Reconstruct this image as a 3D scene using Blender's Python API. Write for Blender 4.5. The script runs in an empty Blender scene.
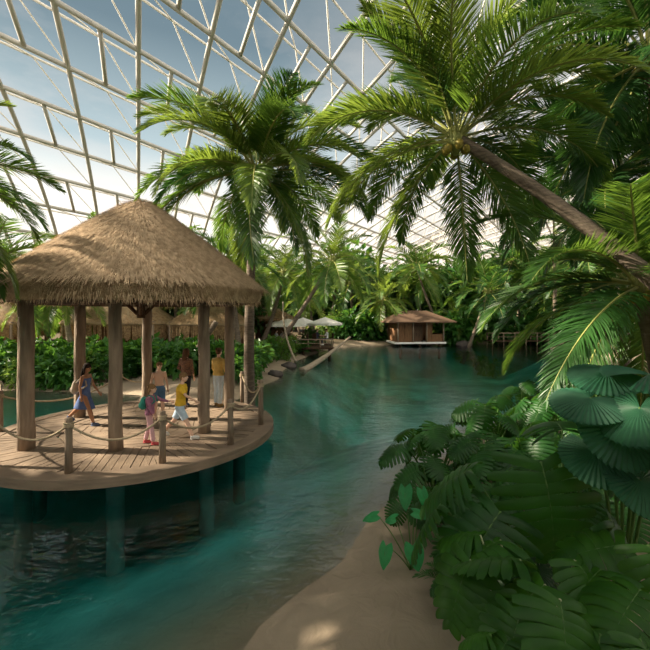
import bpy, math, random
import numpy as np
from mathutils import Vector, Matrix, Euler
random.seed(7)
PI = math.pi
sc = bpy.context.scene
col = sc.collection
F = 400.0; HX, HY = 325.0, 314.0; CAMZ = 3.25
DECK = 0.45
def P(px, py, Y):
    return Vector(((px-HX)/F*Y, Y, CAMZ-(py-HY)/F*Y))
def G(px, py, z=0.0):
    Y = F*(CAMZ-z)/(py-HY)
    return Vector(((px-HX)/F*Y, Y, z))
def V(*a): return Vector(a)
def U(a, b): return random.uniform(a, b)

# ------------------------------------------------------------------ materials
def new_mat(name):
    m = bpy.data.materials.new(name); m.use_nodes = True
    nt = m.node_tree; nt.nodes.clear()
    return m, nt
def nd(nt, t, **kw):
    n = nt.nodes.new(t)
    for k, v in kw.items():
        if hasattr(n, k): setattr(n, k, v)
        else: n.inputs[k].default_value = v
    return n
def ramp(nt, fac, stops):
    r = nt.nodes.new('ShaderNodeValToRGB')
    cr = r.color_ramp
    while len(cr.elements) < len(stops): cr.elements.new(0.5)
    for e, (p, c) in zip(cr.elements, stops):
        e.position = p; e.color = (*c, 1)
    nt.links.new(fac, r.inputs[0]); return r
def mat_basic(name, c1, c2=None, rough=0.8, scale=8, stretch=(1,1,1), bump=0.0, metallic=0.0, bscale=None, spec=0.3, coord='Object'):
    m, nt = new_mat(name)
    out = nd(nt, 'ShaderNodeOutputMaterial'); b = nd(nt, 'ShaderNodeBsdfPrincipled')
    b.inputs['Roughness'].default_value = rough; b.inputs['Metallic'].default_value = metallic
    b.inputs['Specular IOR Level'].default_value = spec
    nt.links.new(b.outputs[0], out.inputs[0])
    tc = nd(nt, 'ShaderNodeTexCoord'); mp = nd(nt, 'ShaderNodeMapping'); mp.inputs['Scale'].default_value = stretch
    nt.links.new(tc.outputs[coord], mp.inputs[0])
    no = nd(nt, 'ShaderNodeTexNoise'); no.inputs['Scale'].default_value = scale; no.inputs['Detail'].default_value = 5
    nt.links.new(mp.outputs[0], no.inputs[0])
    if c2 is None: c2 = tuple(x*0.75 for x in c1)
    r = ramp(nt, no.outputs[0], [(0.32, c2), (0.68, c1)])
    nt.links.new(r.outputs[0], b.inputs['Base Color'])
    if bump:
        bp = nd(nt, 'ShaderNodeBump'); bp.inputs['Strength'].default_value = bump; bp.inputs['Distance'].default_value = 0.05
        n2 = no
        if bscale:
            n2 = nd(nt, 'ShaderNodeTexNoise'); n2.inputs['Scale'].default_value = bscale
            nt.links.new(mp.outputs[0], n2.inputs[0])
        nt.links.new(n2.outputs[0], bp.inputs['Height']); nt.links.new(bp.outputs[0], b.inputs['Normal'])
    return m
def mat_leaf(name, c1, c2, trans, tmix=0.35, rough=0.42, scale=3.0, spec=0.4):
    m, nt = new_mat(name)
    out = nd(nt, 'ShaderNodeOutputMaterial'); b = nd(nt, 'ShaderNodeBsdfPrincipled'); t = nd(nt, 'ShaderNodeBsdfTranslucent')
    mx = nd(nt, 'ShaderNodeMixShader'); mx.inputs[0].default_value = tmix
    b.inputs['Roughness'].default_value = rough; b.inputs['Specular IOR Level'].default_value = spec
    t.inputs['Color'].default_value = (*trans, 1)
    tc = nd(nt, 'ShaderNodeTexCoord'); no = nd(nt, 'ShaderNodeTexNoise'); no.inputs['Scale'].default_value = scale
    oi = nd(nt, 'ShaderNodeObjectInfo'); ad = nd(nt, 'ShaderNodeMath', operation='MULTIPLY_ADD')
    nt.links.new(oi.outputs['Random'], ad.inputs[0]); ad.inputs[1].default_value = 0.3
    nt.links.new(no.outputs[0], ad.inputs[2]); nt.links.new(tc.outputs['Object'], no.inputs[0])
    r = ramp(nt, ad.outputs[0], [(0.4, c2), (0.85, c1)])
    nt.links.new(r.outputs[0], b.inputs['Base Color'])
    nt.links.new(b.outputs[0], mx.inputs[1]); nt.links.new(t.outputs[0], mx.inputs[2]); nt.links.new(mx.outputs[0], out.inputs[0])
    return m
M = {}
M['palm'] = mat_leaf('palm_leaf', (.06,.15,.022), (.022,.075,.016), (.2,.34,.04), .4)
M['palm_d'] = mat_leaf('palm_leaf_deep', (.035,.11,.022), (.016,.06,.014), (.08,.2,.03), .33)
M['palm_y'] = mat_leaf('palm_leaf_yellow', (.11,.185,.03), (.045,.11,.02), (.28,.38,.05), .42)
M['palm_dry'] = mat_leaf('palm_leaf_dry', (.22,.16,.06), (.1,.07,.03), (.4,.28,.1), .3)
M['bush'] = mat_leaf('bush_leaf', (.05,.17,.025), (.015,.07,.013), (.16,.36,.04), .32, scale=1.2)
M['bush_y'] = mat_leaf('bush_leaf_light', (.12,.24,.035), (.04,.12,.02), (.35,.5,.08), .4, scale=1.2)
M['tree'] = mat_leaf('tree_leaf', (.035,.09,.018), (.012,.04,.01), (.12,.25,.04), .35, scale=.5)
M['feather'] = mat_leaf('feathery_leaf', (.1,.2,.05), (.05,.12,.03), (.3,.42,.12), .45, scale=.5)
M['monstera'] = mat_leaf('monstera_leaf', (.022,.095,.013), (.007,.04,.007), (.13,.36,.03), .28, rough=.42, spec=.3)
M['licuala'] = mat_leaf('round_fan_leaf', (.028,.115,.058), (.008,.05,.028), (.12,.4,.12), .28, rough=.5, spec=.3)
M['taro'] = mat_leaf('heart_leaf', (.035,.3,.09), (.018,.18,.055), (.1,.45,.12), .3, rough=.45)
M['lobed'] = mat_leaf('lobed_leaf', (.035,.125,.01), (.012,.06,.006), (.17,.4,.03), .28, rough=.42, spec=.3)
M['spike'] = mat_leaf('spiky_leaf', (.02,.07,.02), (.008,.035,.01), (.06,.16,.04), .25)
M['rachis'] = mat_basic('leaf_rib', (.3,.3,.09), (.2,.22,.06), .5)
M['petiole'] = mat_basic('leaf_stalk', (.12,.22,.05), (.07,.14,.03), .5)
M['stemwhite'] = mat_basic('pale_stalk', (.5,.5,.3), (.35,.38,.2), .5)
M['trunk'] = mat_basic('palm_trunk', (.2,.155,.115), (.1,.075,.055), .9, 5, (1,1,5), .5, bscale=22)
M['trunk_l'] = mat_basic('palm_trunk_pale', (.42,.34,.25), (.25,.2,.14), .9, 5, (1,1,4), .3)
M['coconut'] = mat_basic('coconut', (.3,.22,.03), (.16,.15,.03), .5)
M['wood'] = mat_basic('log_wood', (.34,.255,.18), (.19,.14,.1), .85, 3.2, (3,3,.5), .5, bscale=9)
M['deck'] = mat_basic('deck_wood', (.31,.225,.155), (.17,.122,.085), .72, 2.2, (1,1,1), .25, bscale=30)
M['rim'] = mat_basic('rim_wood', (.3,.215,.15), (.18,.13,.09), .7, 2, (1,1,6), .2)
M['darkwood'] = mat_basic('dark_wood', (.1,.055,.03), (.05,.028,.016), .8, 4, (4,4,.6), .3)
M['hutwood'] = mat_basic('hut_wood', (.2,.1,.045), (.09,.045,.02), .8, 6, (6,6,.4), .3)
M['rope'] = mat_basic('rope', (.5,.4,.27), (.33,.25,.16), .9, 60, (1,1,1), .4)
M['thatch'] = mat_basic('thatch', (.56,.4,.24), (.3,.2,.11), .95, 6, (1,1,1), .6, bscale=50)
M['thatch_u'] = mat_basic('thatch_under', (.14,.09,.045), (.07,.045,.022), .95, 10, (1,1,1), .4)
M['straw'] = mat_basic('straw', (.68,.5,.32), (.36,.25,.145), .9, 9, (1,1,1))
M['fringe'] = mat_basic('straw_fringe', (.5,.33,.17), (.2,.12,.06), .9, 9, (1,1,1))
M['thatch_far'] = mat_basic('thatch_faded', (.42,.31,.19), (.26,.18,.1), .95, 3, (1,1,1), .3)
M['roofbrown'] = mat_basic('shingle_roof', (.15,.09,.055), (.09,.052,.032), .9, 5, (1,1,8), .3)
M['steel'] = mat_basic('painted_steel', (.58,.56,.52), (.52,.5,.46), .5, 1)
M['steel_w'] = mat_basic('pale_painted_steel', (.85,.82,.77), (.78,.75,.7), .4, 1)
M['canvas'] = mat_basic('parasol_canvas', (.85,.82,.75), (.78,.75,.68), .9, 2)
M['white'] = mat_basic('white_paint', (.8,.78,.74), (.7,.68,.65), .6, 3)
M['concrete'] = mat_basic('pale_concrete', (.4,.45,.44), (.3,.35,.34), .8, 3)
M['rock'] = mat_basic('rock', (.12,.1,.09), (.05,.043,.04), .95, 2, (1,1,1), .8)
M['brass'] = mat_basic('glow_bulb', (.9,.8,.6))
def cloth(n, c, c2=None, sc_=14): M[n] = mat_basic(n, c, c2 or tuple(x*.8 for x in c), .9, sc_)
cloth('skin', (.8,.52,.38), (.74,.47,.34)); cloth('skin_tan', (.42,.22,.13), (.37,.19,.11))
cloth('hair_dark', (.025,.015,.01)); cloth('hair_sand', (.3,.18,.08), (.2,.11,.05), 40); cloth('hair_brown', (.16,.08,.04), (.09,.045,.02), 40)
cloth('yellow_cotton', (.9,.56,.05)); cloth('light_denim', (.55,.68,.8), (.45,.58,.7)); cloth('pale_denim', (.58,.68,.75), (.5,.6,.67))
cloth('blue_dress_cloth', (.1,.16,.34), (.07,.11,.26)); cloth('pink_check', (.42,.17,.25), (.22,.1,.17), 30)
cloth('pink_legging', (.7,.42,.45)); cloth('teal_nylon', (.04,.28,.22)); cloth('beige_canvas', (.45,.38,.3))
cloth('patterned_blouse', (.32,.16,.09), (.08,.06,.05), 25); cloth('black_denim', (.025,.025,.03)); cloth('yellow_green_top', (.5,.46,.08), (.38,.42,.08))
cloth('ochre_jacket', (.75,.52,.16)); cloth('white_shoe', (.75,.72,.68)); cloth('brown_shoe', (.32,.2,.07)); cloth('red_shoe', (.5,.08,.09)); cloth('blue_shoe', (.1,.13,.22))
cloth('swim_shorts', (.1,.2,.35)); cloth('eye_dark', (.02,.015,.012)); cloth('pale_cloth', (.75,.75,.75)); cloth('tan_cloth', (.5,.36,.22)); cloth('navy_cloth', (.06,.07,.12))

def mat_sand():
    m, nt = new_mat('sand')
    out = nd(nt, 'ShaderNodeOutputMaterial'); b = nd(nt, 'ShaderNodeBsdfPrincipled'); b.inputs['Roughness'].default_value = .9
    b.inputs['Specular IOR Level'].default_value = .15
    tc = nd(nt, 'ShaderNodeTexCoord')
    n1 = nd(nt, 'ShaderNodeTexNoise'); n1.inputs['Scale'].default_value = .9; n1.inputs['Detail'].default_value = 6
    n2 = nd(nt, 'ShaderNodeTexNoise'); n2.inputs['Scale'].default_value = 60
    n3 = nd(nt, 'ShaderNodeTexNoise'); n3.inputs['Scale'].default_value = 3.5; n3.inputs['Detail'].default_value = 3; n3.inputs['Distortion'].default_value = 1.0
    for n in (n1, n2, n3): nt.links.new(tc.outputs['Object'], n.inputs[0])
    r = ramp(nt, n1.outputs[0], [(.3, (.27,.21,.15)), (.7, (.38,.3,.215))])
    # leaf litter and soil away from the beach: distance from the pool front (the ground itself changes there)
    sp = nd(nt, 'ShaderNodeSeparateXYZ'); nt.links.new(tc.outputs['Object'], sp.inputs[0])
    mr = nd(nt, 'ShaderNodeMapRange'); mr.inputs['From Min'].default_value = 19; mr.inputs['From Max'].default_value = 30
    nt.links.new(sp.outputs['Y'], mr.inputs['Value'])
    zz = nd(nt, 'ShaderNodeMapRange'); zz.inputs['From Min'].default_value = .15; zz.inputs['From Max'].default_value = .5
    nt.links.new(sp.outputs['Z'], zz.inputs['Value'])
    mu = nd(nt, 'ShaderNodeMath', operation='MULTIPLY'); nt.links.new(mr.outputs[0], mu.inputs[0]); nt.links.new(zz.outputs[0], mu.inputs[1])
    mx = nd(nt, 'ShaderNodeMix', data_type='RGBA'); nt.links.new(mu.outputs[0], mx.inputs[0])
    nt.links.new(r.outputs[0], mx.inputs[6]); mx.inputs[7].default_value = (.12,.09,.055,1)
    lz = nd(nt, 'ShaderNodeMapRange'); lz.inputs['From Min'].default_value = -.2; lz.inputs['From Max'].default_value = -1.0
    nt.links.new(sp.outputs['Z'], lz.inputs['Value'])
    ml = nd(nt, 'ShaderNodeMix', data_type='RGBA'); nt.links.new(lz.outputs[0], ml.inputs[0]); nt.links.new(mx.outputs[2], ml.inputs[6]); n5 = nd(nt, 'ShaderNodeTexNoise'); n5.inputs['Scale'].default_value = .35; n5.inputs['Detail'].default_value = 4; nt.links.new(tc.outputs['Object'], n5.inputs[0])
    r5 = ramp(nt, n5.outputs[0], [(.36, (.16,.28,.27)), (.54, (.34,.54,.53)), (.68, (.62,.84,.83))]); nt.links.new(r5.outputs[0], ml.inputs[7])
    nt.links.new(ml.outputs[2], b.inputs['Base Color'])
    bp = nd(nt, 'ShaderNodeBump'); bp.inputs['Strength'].default_value = .5; bp.inputs['Distance'].default_value = .08
    bp2 = nd(nt, 'ShaderNodeBump'); bp2.inputs['Strength'].default_value = .3; bp2.inputs['Distance'].default_value = .01
    nt.links.new(n3.outputs[0], bp.inputs['Height']); nt.links.new(n2.outputs[0], bp2.inputs['Height'])
    nt.links.new(bp.outputs[0], bp2.inputs['Normal']); nt.links.new(bp2.outputs[0], b.inputs['Normal'])
    nt.links.new(b.outputs[0], out.inputs[0]); return m
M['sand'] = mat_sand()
def mat_water():
    m, nt = new_mat('pool_water')
    out = nd(nt, 'ShaderNodeOutputMaterial')
    gl = nd(nt, 'ShaderNodeBsdfGlossy'); gl.inputs['Roughness'].default_value = .0
    tr = nd(nt, 'ShaderNodeBsdfTransparent'); tr.inputs['Color'].default_value = (.93,.98,.97,1)
    fr = nd(nt, 'ShaderNodeFresnel'); fr.inputs['IOR'].default_value = 1.5
    mx = nd(nt, 'ShaderNodeMixShader')
    tc = nd(nt, 'ShaderNodeTexCoord')
    prev = None
    for s, st, d, dist in ((1.2, .5, .03, .2), (4.5, 1.0, .016, .3), (12., .8, .004, .2)):
        mp = nd(nt, 'ShaderNodeMapping'); mp.inputs['Scale'].default_value = (.75, 1.5, 1); mp.inputs['Rotation'].default_value = (0, 0, .25)
        nt.links.new(tc.outputs['Object'], mp.inputs[0])
        n = nd(nt, 'ShaderNodeTexNoise'); n.inputs['Scale'].default_value = s; n.inputs['Detail'].default_value = 2; n.inputs['Distortion'].default_value = dist
        nt.links.new(mp.outputs[0], n.inputs[0])
        b = nd(nt, 'ShaderNodeBump'); b.inputs['Strength'].default_value = st; b.inputs['Distance'].default_value = d
        nt.links.new(n.outputs[0], b.inputs['Height'])
        if prev: nt.links.new(prev.outputs[0], b.inputs['Normal'])
        prev = b
    nt.links.new(prev.outputs[0], gl.inputs['Normal']); nt.links.new(prev.outputs[0], fr.inputs['Normal'])
    nt.links.new(fr.outputs[0], mx.inputs[0]); nt.links.new(tr.outputs[0], mx.inputs[1]); nt.links.new(gl.outputs[0], mx.inputs[2])
    nt.links.new(mx.outputs[0], out.inputs[0])
    va = nd(nt, 'ShaderNodeVolumeAbsorption'); va.inputs['Color'].default_value = (.03,.89,.86,1); va.inputs['Density'].default_value = .42
    nt.links.new(va.outputs[0], out.inputs[1])
    return m
M['water'] = mat_water()
def mat_glass():
    m, nt = new_mat('roof_film')
    out = nd(nt, 'ShaderNodeOutputMaterial')
    gl = nd(nt, 'ShaderNodeBsdfGlossy'); gl.inputs['Roughness'].default_value = .12
    tr = nd(nt, 'ShaderNodeBsdfTransparent'); tr.inputs['Color'].default_value = (.97,.98,.98,1)
    fr = nd(nt, 'ShaderNodeFresnel'); fr.inputs['IOR'].default_value = 1.03
    mx = nd(nt, 'ShaderNodeMixShader')
    nt.links.new(fr.outputs[0], mx.inputs[0]); nt.links.new(tr.outputs[0], mx.inputs[1]); nt.links.new(gl.outputs[0], mx.inputs[2])
    nt.links.new(mx.outputs[0], out.inputs[0]); return m
M['film'] = mat_glass()

# ------------------------------------------------------------------ mesh builder
class MB:
    def __init__(s): s.v = []; s.f = []; s.mi = []
    def add(s, vs, fs, mi=0):
        o = len(s.v); s.v.extend([tuple(v) for v in vs]); s.f.extend([tuple(i+o for i in f) for f in fs]); s.mi.extend([mi]*len(fs))
    def box(s, c, size, rz=0, mi=0, mat=None):
        hx, hy, hz = size[0]/2, size[1]/2, size[2]/2
        R = mat if mat else Matrix.Rotation(rz, 3, 'Z')
        vs = [Vector(c)+R@Vector((x*hx, y*hy, z*hz)) for z in (-1,1) for x, y in ((-1,-1),(1,-1),(1,1),(-1,1))]
        s.add(vs, [(3,2,1,0),(4,5,6,7),(0,1,5,4),(1,2,6,5),(2,3,7,6),(3,0,4,7)], mi)
    def tube(s, pts, radii, n=8, mi=0, cap=True, sq=None):
        pts = [Vector(p) for p in pts]
        if not hasattr(radii, '__len__'): radii = [radii]*len(pts)
        vs = []; fs = []; up = None
        for i, p in enumerate(pts):
            d = (pts[min(i+1, len(pts)-1)]-pts[max(i-1, 0)])
            if d.length < 1e-9: d = Vector((0,0,1))
            d.normalize()
            if up is None:
                up = Vector((0,0,1)) if abs(d.z) < .9 else Vector((0,1,0))
                if sq is not None: up = sq
            x = up.cross(d)
            if x.length < 1e-6: x = Vector((1,0,0)).cross(d)
            x.normalize(); y = d.cross(x); up = y
            r = radii[i]; rx, ry = r if hasattr(r, '__len__') else (r, r)
            for k in range(n):
                a = 2*PI*k/n
                vs.append(p+x*(rx*math.cos(a))+y*(ry*math.sin(a)))
        for i in range(len(pts)-1):
            for k in range(n):
                k2 = (k+1) % n
                fs.append((i*n+k, i*n+k2, (i+1)*n+k2, (i+1)*n+k))
        if cap:
            fs.append(tuple(range(n-1, -1, -1))); fs.append(tuple((len(pts)-1)*n+k for k in range(n)))
        s.add(vs, fs, mi)
    def ellipsoid(s, c, r, n=12, m=8, mi=0, R=None):
        vs = []; fs = []
        c = Vector(c)
        for j in range(m+1):
            t = PI*j/m
            for k in range(n):
                a = 2*PI*k/n
                q = Vector((r[0]*math.sin(t)*math.cos(a), r[1]*math.sin(t)*math.sin(a), r[2]*math.cos(t)))
                if R: q = R@q
                vs.append(c+q)
        for j in range(m):
            for k in range(n):
                k2 = (k+1) % n
                fs.append((j*n+k, (j+1)*n+k, (j+1)*n+k2, j*n+k2))
        s.add(vs, fs, mi)
    def mesh(s, name, mats, smooth=True):
        me = bpy.data.meshes.new(name); me.from_pydata(s.v, [], s.f)
        for m in (mats if isinstance(mats, (list, tuple)) else [mats]): me.materials.append(m)
        if len(set(s.mi)) > 1: me.polygons.foreach_set('material_index', s.mi)
        if smooth: me.polygons.foreach_set('use_smooth', [True]*len(s.f))
        me.update(); return me
    def build(s, name, mats, parent=None, smooth=True, loc=None):
        return obj(name, s.mesh(name, mats, smooth), parent, loc)
def obj(name, me, parent=None, loc=None):
    o = bpy.data.objects.new(name, me); col.objects.link(o)
    if parent: o.parent = parent
    if loc is not None: o.location = loc
    return o
def tag(o, label=None, cat=None, group=None, kind=None):
    if label: o['label'] = label
    if cat: o['category'] = cat
    if group: o['group'] = group
    if kind: o['kind'] = kind
    return o
def empty(name, loc=(0,0,0), rz=0, label=None, cat=None, group=None):
    o = bpy.data.objects.new(name, None); col.objects.link(o); o.location = loc; o.rotation_euler = (0,0,rz); o.empty_display_size = .2
    return tag(o, label, cat, group)

# ------------------------------------------------------------------ ground
def poly_sdf(px, py, poly):
    d = np.full(px.shape, 1e9); inside = np.zeros(px.shape, bool)
    n = len(poly)
    for i in range(n):
        ax, ay = poly[i]; bx, by = poly[(i+1) % n]
        ex, ey = bx-ax, by-ay
        t = np.clip(((px-ax)*ex+(py-ay)*ey)/(ex*ex+ey*ey), 0, 1)
        d = np.minimum(d, np.hypot(px-ax-t*ex, py-ay-t*ey))
        cond = ((ay > py) != (by > py)) & (px < (bx-ax)*(py-ay)/((by-ay) if by != ay else 1e-9)+ax)
        inside ^= cond
    return np.where(inside, d, -d)
LEFTB = [(-10.5,8.6),(-10,6),(-8.6,2),(-6,-6),(-60,-20),(-60,9)]
NEAR = [(-2.6,.5),(-1.8,2.6),(-.9,3.9),(.1,5.2),(1.0,6.6),(1.9,8.2),(3.6,10.6),(6.2,12.6),(10,14),(20,16.5),(60,18),(60,-20),(-12,-20),(-6,-4)]
FAR = [(-90,12),(-30,15.5),(-16,17.2),(-10,16.6),(-7.4,16),(-6.6,14),(-6.6,12.6),(-3.9,12.6),(-3.4,14.4),(-3.0,17.5),(-2.3,20),(-2.4,23),(-1.9,28),(-.8,33),(1.2,38),(5.0,41.5),(12,42.5),(20,44),(25,47),(27,41),(20.5,35),(19.5,32),(23,29.5),(32,27),(90,26),(90,160),(-120,160),(-120,12)]
def height(x, y):
    x = np.asarray(x, float); y = np.asarray(y, float)
    s1 = poly_sdf(x, y, NEAR); s2 = poly_sdf(x, y, FAR)
    def prof(s, under, over, top):
        return np.where(s > 0, top*(1-np.exp(-s*over/top)), np.maximum(s*under, -2.7))
    h = np.maximum(np.maximum(prof(s1, .36, .16, .8), prof(s2, .6, .3, .6)), prof(poly_sdf(x, y, LEFTB), .5, .3, .5))
    h = h+.9*np.exp(-((x-22.5)**2/7+(y-32.5)**2/5))*(s2 > -1)+.06*np.sin(x*1.7+y)*np.sin(y*1.3-x*.6)*np.clip(h+1, 0, 1)*np.clip((s1+2)/3, 0, 1)
    h = h+np.clip((y-75)/30, 0, 1)*2
    return h
def gz(x, y): return float(height(np.array([x]), np.array([y]))[0])
def axis(a, b, c, fine, coarse_n):
    m = list(np.arange(b, c, fine)); lo = list(b-(b-a)*(np.linspace(1, 0, coarse_n, endpoint=False)**1.8)); hi = list(c+(-a)*(np.linspace(0, 1, coarse_n)**1.8))
    return np.array(lo+m+hi)
xs = axis(-110, -9, 13, .16, 60); ys = np.concatenate([np.linspace(-20, 0, 12, endpoint=False), np.arange(0, 19, .16), 19+(140)*(np.linspace(0, 1, 90)**1.7)])
XX, YY = np.meshgrid(xs, ys); ZZ = height(XX, YY)
nx, ny = len(xs), len(ys)
vv = np.stack([XX.ravel(), YY.ravel(), ZZ.ravel()], 1)
ii = (np.arange(ny-1)[:, None]*nx+np.arange(nx-1)[None]).ravel()
me = bpy.data.meshes.new('ground'); me.from_pydata(vv.tolist(), [], np.stack([ii, ii+1, ii+1+nx, ii+nx], 1).tolist())
me.materials.append(M['sand']); me.polygons.foreach_set('use_smooth', [True]*len(me.polygons))
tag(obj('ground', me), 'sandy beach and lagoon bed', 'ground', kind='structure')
b = MB(); b.box((0, 60, -2.5), (240, 200, 5.0)); tag(b.build('water', M['water'], smooth=False), 'clear teal lagoon water with fine ripples', 'water', kind='structure')

# ------------------------------------------------------------------ glasshouse frame
S = 17.0; A_, H_ = 3.4*S, 1.12*S
av = Vector((math.sin(math.radians(33)), math.cos(math.radians(33)), 0)); bv = Vector((-av.y, av.x, 0))
nv = Vector((math.cos(math.radians(25)), math.sin(math.radians(25)), 0))
RB = .262*S; RO = .25*S; B0 = 1.44*S
def surf(bb, o, off=0.0):
    # point of the vault whose cross coordinate is bb and rib offset o
    t = max(-.999, min(.999, bb/A_)); z = H_*math.sqrt(1-t*t)
    n = Vector((bb/A_**2, z/H_**2)).normalized()
    a = (o-bb*bv.dot(nv))/av.dot(nv)
    return bv*(bb+n.x*off)+av*a+Vector((0, 0, CAMZ+z+n.y*off))
def bpar(i):
    # ring positions: evenly spaced, closing in towards the wall foot
    x = B0+i*RB
    return x if x < .8*A_ else A_*(.8+.2*math.tanh((x-.8*A_)/(.2*A_)))
I0, I1 = -13, 8; J0, J1 = -9, 46
dome = empty('steel_roof_frame', (0, 60, 0), label='curved steel lattice of the glasshouse roof', cat='roof frame'); dome['kind'] = 'structure'
off0 = Vector((0, 60, 0))
def T(p): return p-off0
for i in range(I0, I1+1):
    m = MB(); m.tube([T(surf(bpar(i), o*RO)) for o in range(J0, J1+1, 1)], .17, 8); m.build('purlin', M['steel'], dome)
    m = MB(); m.tube([T(surf(bpar(i+.5), o*RO, 1.5)) for o in range(J0, J1+1, 1)], .085, 6); m.build('outer_purlin', M['steel_w'], dome)
for j in range(J0, J1+1):
    m = MB(); m.tube([T(surf(bpar(I0+k*.5), j*RO)) for k in range(0, 2*(I1-I0)+1)], .17, 8); m.build('rib', M['steel'], dome)
m = MB(); w = MB()
for i in range(I0, I1):
    for j in range(J0, J1):
        if i % 2 == 0 and j < 12: m.tube([T(surf(bpar(i), (j+.5)*RO)), T(surf(bpar(i+.5), (j+.5)*RO)), T(surf(bpar(i+1), (j+.5)*RO))], .15, 6)
        if j > 14 and (i+j) % 2: continue
        if j > 34: continue
        q = T(surf(bpar(i+.5), (j+.5)*RO, 1.5))
        for di, dj in ((0,0),(1,1)): w.tube([T(surf(bpar(i+di), (j+dj)*RO)), q], .06, 4, cap=False)
o = m.build('short_strut', M['steel'], dome); o['kind'] = 'stuff'
o = w.build('diagonal_brace', M['steel_w'], dome); o['kind'] = 'stuff'
g = MB(); vs = []; fs = []
NB = 2*(I1-I0)+1; NJ = J1-J0+1
for k in range(NB):
    for j in range(NJ): vs.append(surf(bpar(I0+k*.5), (J0+j)*RO, 1.75))
for k in range(NB-1):
    for j in range(NJ-1): fs.append((k*NJ+j, k*NJ+j+1, (k+1)*NJ+j+1, (k+1)*NJ+j))
g.add(vs, fs); tag(g.build('ceiling', M['film']), 'transparent roof film over the steel lattice', 'roof glazing', kind='structure')
m = MB()
for (x, y, rx, ry, h) in ((-52, 78, 34, 14, 15), (-78, 60, 20, 14, 16)):
    m.ellipsoid((x, y, 0), (rx, ry, h), 40, 16)
tag(m.build('hill', M['tree']), 'wooded hill outside beyond the thatched peak', 'hill', kind='structure')

# ------------------------------------------------------------------ palms
def frond_mesh(L, p0, droop, nl=70, lw=.055, ll=.95, seed=0, segs=4, hang=.3, rr=.035):
    rnd = random.Random(seed)
    N = 14; pts = []; tang = []
    p = Vector((0,0,0))
    for i in range(N+1):
        t = i/N; a = p0-droop*(t**1.25)
        d = Vector((math.cos(a), .06*math.sin(t*2+seed), math.sin(a))).normalized()
        pts.append(p.copy()); tang.append(d); p = p+d*(L/N)
    m = MB(); m.tube(pts, [rr*(1-.85*i/N)+.003 for i in range(N+1)], 5, 1)
    for k in range(nl):
        t = .14+.86*(k/(nl-1))
        x = t*N; i = min(int(x), N-1); f = x-i
        c = pts[i].lerp(pts[i+1], f); d = tang[i].lerp(tang[i+1], f).normalized()
        side = d.cross(Vector((0,0,1)))
        if side.length < .05: side = Vector((0,1,0))
        side.normalize(); upv = side.cross(d).normalized()
        prof = (.5+.5*math.sin(min(1, t/.45)*PI/2)) if t < .45 else (1-.78*((t-.45)/.55)**1.6)
        for sd in (-1, 1):
            al = math.radians(28+34*t+rnd.uniform(-6, 6)); ln = ll*prof*rnd.uniform(.85, 1.08)
            dirn = (side*sd*math.cos(al)+d*math.sin(al)+upv*rnd.uniform(.05, .35)).normalized()
            wv = d*1.0-dirn*d.dot(dirn); wv.normalize()
            tw = rnd.uniform(-.5, .5); wv = (wv*math.cos(tw)+dirn.cross(wv)*math.sin(tw))
            vs = []; q = c.copy(); dd = dirn.copy(); hg = hang*rnd.uniform(.6, 1.4)
            for s_ in range(segs+1):
                u = s_/segs; w_ = lw*(.55+.9*u if u < .35 else 1.0*(1-((u-.35)/.65)**1.8)+.03)*.5
                vs += [q-wv*w_, q+wv*w_]
                dd = (dd+Vector((0,0,-1))*(hg*.42/segs*1.6*(u+.25))).normalized(); q = q+dd*(ln/segs)
            m.add(vs, [(2*s_, 2*s_+1, 2*s_+3, 2*s_+2) for s_ in range(segs)], 0)
    return m
CL = [(76, 62), (58, 82), (38, 88), (14, 82), (-12, 64), (-42, 42)]     # pitch, droop in degrees
fr_cache = {}
def frond(cls, v, mat, kind='near'):
    k = (cls, v, mat, kind)
    if k not in fr_cache:
        a, dr = CL[cls]
        if kind == 'near': m = frond_mesh(1.0*4, math.radians(a), math.radians(dr), 150, .033, 1.0, cls*10+v, 4, hang=.3 if cls < 3 else (.7 if cls == 3 else 1.5))
        elif kind == 'mid': m = frond_mesh(4, math.radians(a), math.radians(dr), 70, .05, .95, cls*10+v, 3)
        else: m = frond_mesh(4, math.radians(a), math.radians(dr), 26, .115, .95, cls*10+v, 2)
        fr_cache[k] = m.mesh('frond', [M[mat], M['rachis']], smooth=False)
    return fr_cache[k]
def trunk_pts(base, top, bend=None, n=14):
    base, top = Vector(base), Vector(top)
    mid = (base+top)/2+(Vector(bend) if bend else Vector((0,0,-.04*(top-base).length)))
    return [base*(1-t)**2+mid*2*t*(1-t)+top*t*t for t in [i/n for i in range(n+1)]]
def trunk_build(m, pts, r0, r1, rings=True, n=12):
    q = []; r = []
    K = len(pts)-1
    for i in range(K):
        for s_ in range(3):
            t = (i+s_/3)/K; q.append(pts[i].lerp(pts[i+1], s_/3)); rr = r0+(r1-r0)*min(1, t*1.15)+(.35*r0*math.exp(-t*18))
            r.append(rr*(1.04 if s_ == 0 and rings else 1))
    q.append(pts[-1]); r.append(r1*1.15); m.tube(q, r, n)
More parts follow.
